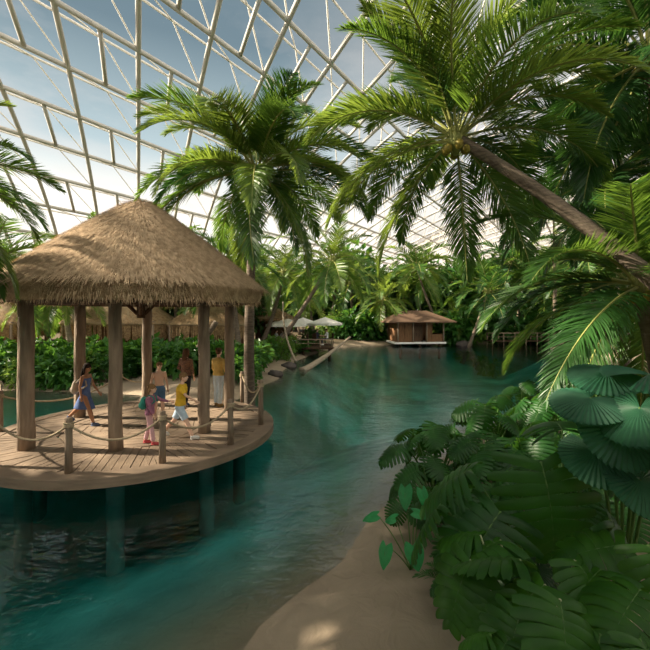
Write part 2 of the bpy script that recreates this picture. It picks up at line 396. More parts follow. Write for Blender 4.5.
def palm(base, top, L, spec, label, mats=('palm',), kind='near', r=(.17,.11), bend=None, group=None, rz=0, coconuts=True, lean=(0,0), trunk_mat='trunk', name='coconut_palm'):
    """spec: list of (class, azimuth) ; everything relative to the palm's base"""
    base = Vector(base); top = Vector(top)
    root = empty(name, base, 0, label, 'palm tree', group)
    m = MB(); trunk_build(m, [p-base for p in trunk_pts(base, top, bend)], *r); m.build('trunk', M[trunk_mat], root)
    tp = top-base
    for idx, sp in enumerate(spec):
        cls, az = sp[0], sp[1]; sc_ = sp[2] if len(sp) > 2 else random.uniform(.9, 1.08)
        mt = random.choice(mats) if len(sp) < 4 else sp[3]
        o = obj('frond', frond(cls, random.randrange(2), mt, kind), root)
        o.location = tp+Vector((math.cos(az)*.06, math.sin(az)*.06, U(-.05, .05)))
        o.rotation_euler = Euler((random.uniform(-.25, .25), random.uniform(-.08, .08), az), 'XYZ')
        o.scale = (L/4*sc_,)*3
    m = MB()
    for k in range(14):
        a = k*2.4; m.tube([tp+V(.0,.0,-.35), tp+V(math.cos(a)*.09, math.sin(a)*.09, -.1), tp+V(math.cos(a)*.2, math.sin(a)*.2, .18)], [.06,.07,.03], 5)
    o = m.build('leaf_sheaths', M['rachis'], root); o.scale = (1, 1, 1)
    if coconuts:
        for k in range(6):
            a = k*1.1+.3; m = MB(); m.ellipsoid((0,0,0), (.09,.09,.115), 10, 8)
            m.build('coconut', M['coconut'], root, loc=tp+V(math.cos(a)*.22, math.sin(a)*.22, -.22-.05*(k % 2)))
    return root
def auto_spec(n=22, a0=0.0, skip=()):
    out = []; classes = [0,0,1,1,1,2,2,2,2,3,3,3,3,3,4,4,4,4,5,5,5,5,1,2,3,4,3,2]
    for k in range(n):
        out.append((classes[k % len(classes)], a0+k*2.399963+random.uniform(-.15, .15)))
    return out

SUNAZ = None
# great palm beside the walkway behind the pavilion
p1b = G(250, 399, .35); p1b.z = gz(p1b.x, p1b.y)
palm(p1b, P(257, 172, p1b.y), 4.3, [(c_ if c_ > 0 else 1+k_ % 3, a_) for k_, (c_, a_) in enumerate(auto_spec(40, .3))], 'tall feathery palm rising just behind the thatched pavilion', ('palm','palm_y','palm_y','palm_d'), r=(.2,.13), bend=(-.25,0,-.2))
# leaning great palm
palm((8.9, 6.6, gz(8.9, 6.6)-.1), P(456, 138, 8.6), 3.55, [s_ for s_ in auto_spec(34, 1.1) if not (s_[0] >= 3 and math.sin(s_[1]) < -.35)], 'big palm on a thick leaning trunk that crosses the right side', ('palm','palm_y'), r=(.21,.115), bend=(.2,0,.75))
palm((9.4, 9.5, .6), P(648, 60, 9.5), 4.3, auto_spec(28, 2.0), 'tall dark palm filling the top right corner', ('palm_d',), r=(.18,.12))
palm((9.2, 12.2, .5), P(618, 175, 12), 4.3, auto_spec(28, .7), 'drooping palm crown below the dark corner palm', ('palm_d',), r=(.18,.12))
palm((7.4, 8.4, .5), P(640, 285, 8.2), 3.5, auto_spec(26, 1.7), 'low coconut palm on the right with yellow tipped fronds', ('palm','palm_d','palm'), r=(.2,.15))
palm((-6.9, 5.6, -1.6), P(-88, 172, 6.3), 2.3, auto_spec(26, 1.2), 'palm reaching in over the pavilion roof from the left edge', ('palm','palm_y','palm'), r=(.18,.12))
palm((-19, 19.5, .5), P(-10, 262, 18), 3.8, auto_spec(24, 2.2), 'yellowish palm at the left edge beyond the pavilion roof', ('palm_y','palm'), kind='mid', r=(.18,.12))
# mid and far palms : crown x, crown y, base x, depth, frond length, label, mats
mids = [
 (332, 261, 268, 27, 3.9, 'bright palm on a long leaning trunk by the left shore', ('palm_y','palm'), 'trunk'),
 (284, 272, 258, 30, 3.6, 'yellow green palm above the parasol terrace', ('palm_y','palm'), 'trunk'),
 (383, 300, 392, 43, 4.2, 'short bright palm standing left of the lakeside hut', ('palm_y',), 'trunk'),
 (417, 268, 446, 44, 5.0, 'palm whose slanting trunk passes in front of the lakeside hut', ('palm','palm_y'), 'trunk'),
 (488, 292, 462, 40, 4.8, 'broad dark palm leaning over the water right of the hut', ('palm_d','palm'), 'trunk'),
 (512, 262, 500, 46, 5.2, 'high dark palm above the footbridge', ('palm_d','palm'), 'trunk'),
 (350, 283, 356, 48, 4.6, 'palm between the parasols and the lakeside hut, set back', ('palm','palm_y'), 'trunk'),
 (310, 300, 318, 40, 3.6, 'small bright palm behind the right hand parasol', ('palm_y','palm'), 'trunk'),
 (205, 285, 214, 24, 3.4, 'palm behind the huts, left of the tall feathery palm', ('palm','palm_y'), 'trunk'),
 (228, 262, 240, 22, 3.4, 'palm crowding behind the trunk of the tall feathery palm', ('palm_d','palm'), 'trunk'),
 (60, 290, 72, 21, 3.2, 'palm with a pale trunk seen under the pavilion eave', ('palm_y','palm'), 'trunk_l'),
 (452, 318, 470, 44, 3.4, 'low palm just right of the lakeside hut', ('palm','palm_y'), 'trunk_l'),
 (590, 262, 604, 24, 4.0, 'palm behind the leaning trunk near the right shore', ('palm','palm_d'), 'trunk'),
 (640, 235, 646, 18, 3.8, 'palm crown behind the low coconut palm', ('palm_d','palm'), 'trunk'),
]
for (cx, cy, bx, Y, L, lab, mats, tm) in mids:
    tb = P(bx, 330, Y); tb.z = gz(tb.x, tb.y)-.05
    palm(tb, P(cx, cy, Y+.5), L, auto_spec(24, U(0, 6)), lab, mats, kind='mid' if Y < 35 else 'far', r=(.19,.11), bend=(U(-.5,.5), 0, -.5), coconuts=False, trunk_mat=tm)
# palms packed on the far bank : joined crowns, shared meshes
crowns = []
for v in range(4):
    m = MB(); random.seed(50+v)
    for (cls, az) in auto_spec(24, v):
        a, dr = CL[cls]; fm = frond_mesh(4*U(.85,1.1), math.radians(a), math.radians(dr), 24, .12, .95, v*30+cls, 2)
        R = Matrix.Rotation(az, 3, 'Z'); vs = [R@Vector(q) for q in fm.v]; n0 = len(m.v)
        m.v.extend([tuple(q) for q in vs]); m.f.extend([tuple(i+n0 for i in f) for f in fm.f]); m.mi.extend(fm.mi)
    crowns.append([m.mesh('crown', [M[k], M['rachis']], False) for k in ('palm','palm_y','palm_d')])
tm_ = MB(); trunk_build(tm_, [V(0,0,0), V(.02,0,.3), V(.05,.03,.6), V(0,0,1.0)], .022, .014); trunk_me = tm_.mesh('trunk', M['trunk'])
random.seed(11)
def far_palm(x, y, h, L, v, c, label, group):
    r = empty('coconut_palm', (x, y, gz(x, y)-.1), U(0, 6), label, 'palm tree', group)
    lx, ly = U(-1.2, 1.2), U(-1, 1)
    t = obj('trunk', trunk_me, r); t.scale = (h, h, math.hypot(h, lx)); t.rotation_euler = (-ly/h, lx/h, 0)
    o = obj('crown', crowns[v][c], r); o.location = (lx, ly, h); o.scale = (L/4,)*3; o.rotation_euler = (0, 0, U(0, 6))
for k in range(26):
    px = 262+k*14+U(-7, 7); Y = U(47, 62)
    q = P(px, 314, Y); far_palm(q.x, q.y, U(6.5, 10.5), U(3.8, 5), k % 4, (0,1,0,2,0)[k % 5], 'palm packed into the green backdrop of the far bank', 'palms along the far bank')
for k in range(14):
    px = -30+k*22+U(-8, 8); Y = U(25, 36)
    q = P(px, 314, Y); far_palm(q.x, q.y, U(4.6, 6.4), U(3.2, 4), k % 4, (0,1,2)[k % 3], 'palm in the grove behind the thatched huts', 'palms behind the thatched huts')
for k in range(9):
    px = 560+k*20+U(-6, 6); Y = U(34, 44)
    q = P(px, 314, Y); far_palm(q.x, q.y, U(6, 9.5), U(4, 5), k % 4, (0,2,2)[k % 3], 'palm in the shady grove of the right bank', 'palms of the right bank')

# ------------------------------------------------------------------ bushes and broadleaf trees
def leaf_quad(m, c, d, n_, L, W, mi=0, fold=.25):
    d = d.normalized(); s = d.cross(n_)
    if s.length < 1e-3: s = Vector((1,0,0))
    s.normalize(); n_ = s.cross(d)
    a = c; b_ = c+d*L*.45; e = c+d*L-n_*L*.12
    m.add([a, b_-s*W*.5+n_*W*fold, b_, b_+s*W*.5+n_*W*fold, e], [(0,2,1),(0,3,2),(1,2,4),(2,3,4)], mi)
def blob_leaves(seed, n, size, rad, rough=.3, up=.6):
    rnd = random.Random(seed); m = MB()
    lumps = [(Vector((rnd.uniform(-.5,.5)*rad[0], rnd.uniform(-.5,.5)*rad[1], rnd.uniform(.2,.75)*rad[2])), rnd.uniform(.35,.6)) for _ in range(9)]
    for k in range(n):
        c0, r0 = rnd.choice(lumps)
        v = Vector((rnd.gauss(0,1), rnd.gauss(0,1), rnd.gauss(.25,.9))).normalized()
        c = c0+Vector((v.x*rad[0]*r0, v.y*rad[1]*r0, v.z*rad[2]*r0))*rnd.uniform(.65, 1.0)
        c.z = max(c.z, .03)
        d = (v*Vector((1,1,.3)).length*.5+Vector((rnd.uniform(-.5,.5), rnd.uniform(-.5,.5), rnd.uniform(-.6,.2)))); n_ = (v+Vector((0,0,up))).normalized()
        s = size*rnd.uniform(.6, 1.3); leaf_quad(m, c, d, n_, s, s*.6)
    return m
def stem_mesh(seed, n, h, r):
    rnd = random.Random(seed); m = MB()
    for k in range(n):
        a = rnd.uniform(0, 6.3); m.tube([V(rnd.uniform(-.1,.1), rnd.uniform(-.1,.1), -.1), V(math.cos(a)*r*.4, math.sin(a)*r*.4, h*.5), V(math.cos(a)*r, math.sin(a)*r, h)], [.035,.025,.012], 5, cap=False)
    return m
def fern_blob(seed, n, L):
    rnd = random.Random(seed); m = MB()
    for k in range(n):
        az = k*2.4+rnd.uniform(-.2,.2); pit = rnd.uniform(.5, 1.35)
        fm = frond_mesh(L*rnd.uniform(.7,1.1), pit, 1.2, 16, .09*L, .32*L, seed*50+k, 2, .4, .012)
        R = Matrix.Rotation(az, 3, 'Z'); n0 = len(m.v)
        m.v.extend([tuple(R@Vector(q)) for q in fm.v]); m.f.extend([tuple(i+n0 for i in f) for f in fm.f]); m.mi.extend([0]*len(fm.f))
    return m
bush_src = [blob_leaves(s, 620, .26, (1.1, 1.0, 1.25)) for s in range(4)]
bush_me = [[b_.mesh('foliage', M[k], False) for b_ in bush_src] for k in ('bush', 'bush_y')]
big_src = [blob_leaves(s+10, 480, .45, (1.3, 1.2, 1.5)) for s in range(3)]
big_me = [b_.mesh('foliage', M['bush'], False) for b_ in big_src]
fern_me = [fern_blob(s, 26, 1.3).mesh('fronds', M['bush'], False) for s in range(3)]
stems_me = [stem_mesh(s, 7, .8, .5).mesh('stems', M['trunk']) for s in range(3)]
def bush(x, y, s, me_, label, group, name='leafy_shrub', cat='shrub', zs=1.0):
    r = empty(name, (x, y, gz(x, y)-.05), U(0, 6), label, cat, group)
    o = obj('foliage', me_, r); o.scale = (s, s, s*zs)
    o = obj('stems', random.choice(stems_me), r); o.scale = (s*.9, s*.9, s*zs)
    return r
random.seed(21)
# hedge belt of big leaves behind the pavilion (in front of the huts)
for k in range(34):
    px = -40+k*9.2; Y = U(17.4, 19.2)
    if 124 < px < 232: Y = U(18.3, 19.6)
    if px > 250: continue
    q = P(px, 314, Y)
    sel = k % 3
    bush(q.x, q.y, U(.72, .92), (big_me[k % 3], bush_me[0][k % 4], fern_me[k % 3])[sel] if k % 7 else bush_me[1][k % 4], 'leafy green shrub in the planting between lagoon and thatched huts', 'shrubs in front of the thatched huts')
for k in range(16):
    px = -40+k*19; q = P(px, 314, U(19.6, 20.2))
    bush(q.x, q.y, U(.8, .95), big_me[k % 3], 'tall dark shrub close against the thatched huts', 'tall shrubs against the huts')
# left bank curve and far bank
for k in range(12):
    t = k/11; x = -3.9+3.6*t+U(-.3,.3)-1.0; y = 20+15*t
    bush(x, y, U(.7, 1.2), random.choice(bush_me[0]+bush_me[1]+fern_me), 'green shrub on the curving left shore of the lagoon', 'shrubs on the left shore')
for k in range(34):
    px = 330+k*7.6+U(-3, 3); q = P(px, 314, U(43.5, 47))
    if 388 < px < 446: q = P(px, 314, 49)
    bush(q.x, q.y, U(1.3, 2.3), random.choice(bush_me[0]+big_me+bush_me[1][:2]), 'rounded shrub at the water edge of the far bank', 'shrubs of the far bank')
for k in range(16):
    px = 575+k*9+U(-3, 3); q = P(px, 314, U(29.5, 36))
    if k < 3: q = P(px, 314, U(37, 40))
    bush(q.x, q.y, U(1.0, 1.9), random.choice(bush_me[0]+big_me), 'shady shrub on the right bank', 'shrubs of the right bank')
q = P(489, 314, 38.5); bush(q.x, 38.6, 1.35, bush_me[0][1], 'round bright green bush at the foot of the dark leaning palm', None)
q = P(468, 314, 40); bush(q.x, 40.5, 1.1, fern_me[0], 'fern clump at the water beside the dark leaning palm', None, 'fern', 'fern')
# broadleaf trees forming the backdrop
tree_src = [blob_leaves(s+30, 1900, .55, (3.4, 3.2, 4.2), up=.9) for s in range(4)]
tree_me = [[b_.mesh('crown', M[k], False) for b_ in tree_src] for k in ('tree', 'bush')]
tt = MB(); tt.tube([V(0,0,0), V(.05,0,1), V(-.05,.1,2.6), V(.2,0,4)], [.3,.22,.17,.08], 8); tt.tube([V(0,0,1.8), V(1,.3,3.2)], [.12,.05], 6); tt.tube([V(0,0,1.5), V(-.9,-.4,3)], [.12,.05], 6)
tt_me = tt.mesh('trunk', M['trunk'])
def tree(x, y, s, v, c, label, group):
    r = empty('broadleaf_tree', (x, y, gz(x, y)-.1), U(0, 6), label, 'tree', group)
    o = obj('trunk', tt_me, r); o.scale = (s, s, s)
    o = obj('crown', tree_me[c][v], r); o.location = (0, 0, 1.2*s); o.scale = (s, s, s)
for k in range(20):
    px = 236+k*19; q = P(px, 314, U(58, 68)); tree(q.x, q.y, U(1.35, 2.0), k % 4, 0 if k % 3 else 1, 'dark leafy tree closing the view behind the far bank palms', 'backdrop trees of the far bank')
for k in range(12):
    px = -60+k*27; q = P(px, 314, U(31, 40)); tree(q.x, q.y, U(1.0, 1.35), k % 4, 0 if k % 3 else 1, 'dark leafy tree behind the grove of the thatched huts', 'backdrop trees behind the huts')
for k in range(9):
    px = 585+k*24; q = P(px, 314, U(42, 50)); tree(q.x, q.y, U(1.4, 2.0), k % 4, 0, 'dark leafy tree closing the right bank', 'backdrop trees of the right bank')
# tall feathery light tree (x 553)
r = empty('feathery_tree', (P(556, 330, 31).x, 31, .5), 0, 'tall airy tree with drooping light sprays, right of the footbridge', 'tree')
tp = V(-.2, 0, 11.2)
m = MB(); trunk_build(m, trunk_pts((0,0,0), tp), .2, .07); m.build('trunk', M['trunk'], r)
m = MB(); random.seed(5)
for k in range(60):
    h = U(4.6, 11.4); az = U(0, 6.3); L = (11.9-h)*.33+1.2
    fm = frond_mesh(L, U(.1, .8), U(.9, 1.6), 22, .05, .55, k, 2, 1.6, .02)
    R = Matrix.Rotation(az, 3, 'Z'); n0 = len(m.v); o_ = V(-.2*h/11.2, 0, h)
    m.v.extend([tuple(R@Vector(q)+o_) for q in fm.v]); m.f.extend([tuple(i+n0 for i in f) for f in fm.f]); m.mi.extend(fm.mi)
m.build('crown', [M['feather'], M['rachis']], r, False)

# ------------------------------------------------------------------ pavilion
PC = Vector((-4.6, 10.0, DECK))
def circ(r, a, z=0): return V(r*math.cos(a), r*math.sin(a), z)
deck = empty('round_deck', (PC.x, PC.y, 0), 0, 'round plank deck standing over the teal water under the pavilion', 'deck')
m = MB(); nsec = 12; RI, ROUT = 1.75, 2.95
for s_ in range(nsec):            # outer planks, each sector parallel to its own bisector
    am = (s_+.5)*2*PI/nsec; u = circ(1, am); w_ = circ(1, am+PI/2); pw = .155
    half = math.tan(PI/nsec)
    for k in range(-5, 6):
        y0, y1 = k*pw+.008, (k+1)*pw-.008
        yc = max(abs(y0), abs(y1)); r_in = max(RI*math.cos(PI/nsec), (min(abs(y0), abs(y1)))/half)
        if k*pw+pw/2 > ROUT*math.sin(PI/nsec) or k*pw+pw/2 < -ROUT*math.sin(PI/nsec)-.02: continue
        ra = max(RI*math.cos(PI/nsec), abs(y0)/half+.006); rb = max(RI*math.cos(PI/nsec), abs(y1)/half+.006)
        oa = math.sqrt(ROUT**2-y0*y0); ob = math.sqrt(ROUT**2-y1*y1)
        cx_, cy_ = ROUT*math.cos(PI/nsec)-.01, ROUT*math.sin(PI/nsec)-.012
        dz = U(-.006, .006)
        if rb >= ob: top = [u*ra+w_*y0, u*oa+w_*y0, u*(cx_+.01)+w_*cy_, u*cx_+w_*cy_]
        elif ra >= oa: top = [u*cx_-w_*cy_, u*(cx_+.01)-w_*cy_, u*ob+w_*y1, u*rb+w_*y1]
        else: top = [u*ra+w_*y0, u*oa+w_*y0, u*ob+w_*y1, u*rb+w_*y1]
        vs = [p+V(0,0,DECK-.04+dz) for p in top]+[p+V(0,0,DECK+dz) for p in top]
        m.add(vs, [(3,2,1,0),(4,5,6,7),(0,1,5,4),(1,2,6,5),(2,3,7,6),(3,0,4,7)])
for s_ in range(nsec):            # inner planks, tangential
    am = (s_+.5)*2*PI/nsec; u = circ(1, am); w_ = circ(1, am+PI/2); half = math.tan(PI/nsec); r_ = .06
    while r_ < RI*math.cos(PI/nsec)-.05:
        r2 = min(r_+.2, RI*math.cos(PI/nsec)-.01); a1, a2 = r_+.008, r2-.008; dz = U(-.005, .005)
        top = [u*a1-w_*(a1*half-.004), u*a2-w_*(a2*half-.004), u*a2+w_*(a2*half-.004), u*a1+w_*(a1*half-.004)]
        vs = [p+V(0,0,DECK-.04+dz) for p in top]+[p+V(0,0,DECK+dz) for p in top]
        m.add(vs, [(3,2,1,0),(4,5,6,7),(0,1,5,4),(1,2,6,5),(2,3,7,6),(3,0,4,7)]); r_ = r2
m.build('decking', M['deck'], deck, False)
m = MB(); N = 96; vs = []; fs = []
prof = [(2.955, DECK-.02), (2.955, DECK+.012), (3.27, DECK+.012), (3.285, DECK), (3.285, DECK-.17), (3.2, DECK-.19), (2.955, DECK-.19)]
for k in range(N):
    a = 2*PI*k/N
    for (rr, z) in prof: vs.append(circ(rr, a, z))
for k in range(N):
    for j in range(len(prof)):
        j2 = (j+1) % len(prof); k2 = (k+1) % N
        fs.append((k*len(prof)+j, k2*len(prof)+j, k2*len(prof)+j2, k*len(prof)+j2))
m.add(vs, fs); m.build('rim_board', M['rim'], deck, False)
m = MB()
for k in range(12):
    a = k*PI/6; m.tube([circ(.1, a, DECK-.15), circ(3.0, a, DECK-.15)], .07, 6)
for rr in (1.7, 2.9): m.tube([circ(rr, k*PI/24, DECK-.13) for k in range(49)], .06, 6)
m.build('joists', M['darkwood'], deck)
for k in range(8):
    a = math.radians(-76+k*43.5+(5 if k > 1 else 0)*0); m = MB(); m.tube([circ(2.4, a, -2.8), circ(2.4, a, DECK-.15)], .16, 14); m.build('pier', M['concrete'], deck)
# posts and ropes
posts = []
def rope_post(x, y, h, label, z=DECK+.01):
    m = MB(); m.tube([V(0,0,-.02), V(.004,0,h*.5), V(0,0,h-.02), V(0,0,h)], [.066,.062,.06,.052], 14)
    r = empty('rope_post', (x, y, z), U(0,6), label, 'post', 'rope posts around the deck'); m.build('shaft', M['wood'], r)
    m = MB()
    for dz in (-.03, 0, .03): m.tube([V(.07*math.cos(a*PI/6), .07*math.sin(a*PI/6), h-.12+dz) for a in range(13)], .017, 6)
    m.build('rope_lashing', M['rope'], r); posts.append(V(x, y, z+h-.12)); return r
hp = .97
rope_post(-6.1, 7.35, hp, 'rope post left of frame beside the pavilion')
rope_post(-4.5, 7.02, hp, 'lone rope post standing in front of the two nearest thick columns')
rope_post(-3.05, 7.5, hp, 'rope post in front of the boy in yellow')
rope_post(-2.02, 8.55, hp, 'rope post at the front right curve, before a thick column')
rope_post(-1.62, 10.1, 1.12, 'tallest rope post at the far right tip of the deck')
rope_post(-2.62, 12.66, hp, 'rope post at the back right, where the walkway meets the deck')
rope_post(-6.45, 12.6, hp, 'rope post at the back, beside the sandy walkway')
rope_post(-7.72, 9.5, hp, 'rope post on the far left side of the deck')
rope_post(-6.5, 15.6, hp, 'rope post on the shore at the far end of the walkway', gz(-6.5, 15.6))
rope_post(-12.5, 15.4, hp, 'rope post in shallow water near the big leafed shrubs', -.3)
def rope(i, j, sag, label):
    a, b_ = posts[i], posts[j]; m = MB(); c = (a+b_)/2
    m.tube([(a.lerp(b_, t))-V(0,0,sag*4*t*(1-t))-c for t in [k/20 for k in range(21)]], .021, 8)
    o = m.build('slung_rope', M['rope'], loc=c); tag(o, label, 'rope', 'slung ropes around the deck')
for i, j, sg, lb in ((0,1,.32,'rope sagging to the left from the lone front post'), (1,2,.34,'rope sagging across the two nearest columns'), (2,3,.33,'rope sagging in front of the boy in yellow'),
    (3,4,.3,'rope sagging between the two right hand deck posts'), (4,5,.34,'rope at the right tip running to the back post'), (6,7,.4,'rope along the back left edge of the deck'), (6,8,.3,'rope along the sandy walkway'), (7,0,.3,'rope at the left side of the deck'), (7,9,.5,'rope over the water on the left')):
    rope(i, j, sg, lb)
# pavilion : columns + roof = one building
pav = empty('thatched_pavilion', (PC.x, PC.y, DECK), 0, 'open round pavilion with a conical thatched roof on thick log columns', 'pavilion')
cols = [(26,449,.165), (115.5,450,.15), (204,432,.15)]
cpos = [G(px, py, DECK)-PC for px, py, _ in cols]+[P(229.5, 330, 11.7)-PC, P(147, 330, 12.25)-PC, P(80, 330, 10.9)-PC]
for k, c in enumerate(cpos):
    c.z = 0; m = MB(); r_ = (.15,.13,.135)[k] if k < 3 else .14
    q = [V(c.x+.012*math.sin(i*1.3+k), c.y+.012*math.cos(i*1.7+k), i*.345) for i in range(10)]
    m.tube(q, [r_*(1.06-.012*i)+.006*math.sin(i*2.1+k) for i in range(10)], 16); m.build('column', M['wood'], pav)
RZ0, RR, RP = 3.06, 2.95, 5.17
m = MB()
m.tube([circ(2.25, k*PI/18, 3.1) for k in range(37)], .085, 8)
for k in range(16):
    a = k*PI/8; m.tube([circ(2.85, a, 3.06), circ(.15, a, 5.3)], .05, 6)
for k in range(3): m.tube([circ(2.3, k*PI/3+.1, 3.12), circ(2.3, k*PI/3+PI+.1, 3.12)], .09, 8)
m.build('roof_beams', M['darkwood'], pav)
m = MB(); m.tube([V(0,0,2.7), V(0,0,4.9)], .1, 10)
for k in range(4): m.tube([V(.0,.0,2.8)+circ(.08, k*PI/2+.4), circ(.5, k*PI/2+.4, 3.25)], .05, 6)
m.build('king_post', M['darkwood'], pav)
def rprof(t):   # t 0 peak -> 1 eave : radius, z (slightly rounded peak and belly)
    r_ = RR*t; z = RZ0+.42+(5.74-(RZ0+.42))*(1-t)+.07*math.sin(t*PI)
    z -= .16*math.exp(-(t/.07)**2); return r_, z
m = MB(); vs = []; fs = []; NS = 64
rows = [rprof(t) for t in [0, .02, .05, .1, .2, .3, .4, .5, .6, .7, .8, .9, .96, .99]]
rows += [(RR*1.0, RZ0+.3), (RR*.995, RZ0+.15), (RR*.97, RZ0+.03), (RR*.93, RZ0)]
for (r_, z) in rows:
    for k in range(NS):
        a = 2*PI*k/NS; ww = 1+.012*math.sin(a*9)+.008*math.sin(a*23)
        vs.append(circ(r_*ww, a, z))
for i in range(len(rows)-1):
    for k in range(NS):
        k2 = (k+1) % NS; fs.append((i*NS+k, (i+1)*NS+k, (i+1)*NS+k2, i*NS+k2))
m.add(vs, fs); o = m.build('thatch_layer', M['thatch'], pav)
m = MB(); vs = []; fs = []
for (r_, z) in ((2.8, RZ0), (.1, 5.4)):
    for k in range(NS): vs.append(circ(r_, 2*PI*k/NS, z))
for k in range(NS): fs.append((k, (k+1) % NS, NS+(k+1) % NS, NS+k))
m.add(vs, fs); m.build('thatch_underside', M['thatch_u'], pav)
random.seed(3); m = MB()
nstraw = 60000
for k in range(nstraw):
    t = math.sqrt(random.random())*.995+.003; a = U(0, 2*PI)
    # rows of bundles: quantise a little so courses show
    r_, z = rprof(t); r2, z2 = rprof(min(1, t+.05)); d = (circ(r2, a, z2)-circ(r_, a, z)).normalized()
    nrm = circ(1, a); nrm = (nrm*(-d.z)+V(0,0,1)*math.hypot(d.x, d.y)).normalized(); s_ = circ(1, a+PI/2)
    L = U(.16, .42); c = circ(r_, a, z)+nrm*U(.0, .03)
    dd = (d+nrm*U(.02, .2)+s_*U(-.22, .22)).normalized(); w_ = s_*U(.0035, .008)
    m.add([c-w_, c+w_, c+dd*L+w_*.4, c+dd*L-w_*.4], [(0,1,2,3)])
for k in range(9000):   # ragged eave
    a = U(0, 2*PI); zz = RZ0+U(.02, .42); c = circ(RR*U(.94, 1.01), a, zz); s_ = circ(1, a+PI/2)*U(.004, .007)
    d = (circ(U(.0, .55), a)+V(0,0,-1)+circ(U(-.25,.25), a+PI/2)).normalized(); L = U(.06, .18)
    m.add([c-s_, c+s_, c+d*L+s_*.4, c+d*L-s_*.4], [(0,1,2,3)])
m.build('straw', M['straw'], pav, False)

# ------------------------------------------------------------------ thatched huts behind
def thatch_hut(x, y, w, d, ez, pz, fr, label, name='thatched_hut', posts_=True, rz=0, base=.5):
    g0 = gz(x, y); r = empty(name, (x, y, g0), rz, label, 'hut')
    m = MB(); E = []; n = 40; vs = []; fs = []
    def sup(a, k): c_, s_ = math.cos(a), math.sin(a); e = .75; return V(math.copysign(abs(c_)**e, c_)*w/2*k, math.copysign(abs(s_)**e, s_)*d/2*k, 0)
    R_ = [(0.06, pz), (.25, pz-.2*(pz-ez)*1.0), (.5, ez+(pz-ez)*.5), (.8, ez+(pz-ez)*.17), (1.0, ez), (.99, ez-.12), (.9, ez-.12)]
    ridge = max(0, (w-d)/2)
    for (k, z) in R_:
        for j in range(n):
            p = sup(2*PI*j/n, k); p.x += math.copysign(ridge*(1-k)*.9, p.x); p.z = z-g0; vs.append(p)
    for i in range(len(R_)-1):
        for j in range(n): fs.append((i*n+j, (i+1)*n+j, (i+1)*n+(j+1) % n, i*n+(j+1) % n))
    fs.append(tuple(range(n)))
    m.add(vs, fs); m.build('thatched_roof', M['thatch_far'], r)
    m = MB()
    for k in range(900):
        a = U(0, 2*PI); p = sup(a, U(.9, .99)); p.z = ez-g0-.05; s_ = V(-math.sin(a), math.cos(a), 0)*U(.015, .035)
        L = fr*U(.75, 1.1); q = p+V(U(-.05,.05), U(-.05,.05), -L); m.add([p-s_, p+s_, q+s_*.6, q-s_*.6], [(0,1,2,3)])
    m.build('straw_skirt', M['fringe'], r, False)
    m = MB(); random.seed(9)
    for k in range(2500):
        t = math.sqrt(random.random())*.95; a = U(0, 2*PI); p = sup(a, t); p.x += math.copysign(ridge*(1-t)*.9, p.x); p.z = (ez+(pz-ez)*(1-t)*.95)-g0+.02
        d_ = (sup(a, 1).normalized()-V(0,0,(pz-ez)/(d/2))).normalized(); s_ = V(-math.sin(a), math.cos(a), 0)*.012; L = U(.2,.4)
        m.add([p-s_, p+s_, p+d_*L+s_+V(0,0,.04), p+d_*L-s_+V(0,0,.04)], [(0,1,2,3)])
    m.build('straw', M['fringe'], r, False)
    for sx in (-1, 1):
        for sy in (-1, 1):
            m = MB(); m.tube([V(sx*w*.38, sy*d*.36, -.2), V(sx*w*.38, sy*d*.36, ez-g0+.1)], .1, 8); m.build('post', M['wood'], r)
    m = MB(); m.box((0, d*.2, (ez-g0)/2), (w*.76, .1, ez-g0)); m.build('back_wall', M['hutwood'], r, False)
    return r
thatch_hut(-12.2, 24.0, 6.6, 4.2, 2.75, 4.5, .85, 'wide thatched hut with a long straw skirt, seen between the nearest columns')
thatch_hut(-6.9, 24.2, 5.0, 4.0, 2.7, 4.1, .8, 'narrower thatched hut seen between the right hand columns')
thatch_hut(-20.2, 24.6, 5.4, 4.0, 2.7, 4.3, .8, 'thatched hut furthest to the left behind the pavilion')
thatch_hut(P(270, 0, 32).x, 32.5, 3.6, 3, 3.0, 3.9, .25, 'small thatched shelter behind the parasols')
# slanting and fallen trunks
def log(p0, p1, r0, r1, label, mat='trunk', bend=None, name='leaning_trunk'):
    p0, p1 = Vector(p0), Vector(p1); m = MB(); trunk_build(m, [q-p0 for q in trunk_pts(p0, p1, bend)], r0, r1)
    return tag(m.build(name, M[mat], loc=p0), label, 'tree trunk')
a_ = P(178, 352, 19.4); a_.z = .3; log(a_, P(216, 322, 19.0), .16, .12, 'slanting bare trunk in front of the straw skirts')
a_ = G(302, 369, .05); log(a_+V(0,0,-.15), P(350, 337, 27), .2, .06, 'pale fallen trunk lying out over the water by the parasols', 'trunk_l')
a_ = G(296, 362, .2); log(a_, P(283, 302, 27.5), .08, .05, 'thin pale curving trunk between the parasols', 'trunk_l', (-.5,0,-.2))
a_ = P(90, 330, 20); a_.z = .4; log(a_, P(66, 300, 20.5), .16, .1, 'curved pale trunk beside the wide thatched hut', 'trunk_l', (.1,0,.7))
a_ = P(561, 352, 33); a_.z = .7; log(a_, P(590, 322, 33), .14, .07, 'bare trunk leaning on the right bank mound')

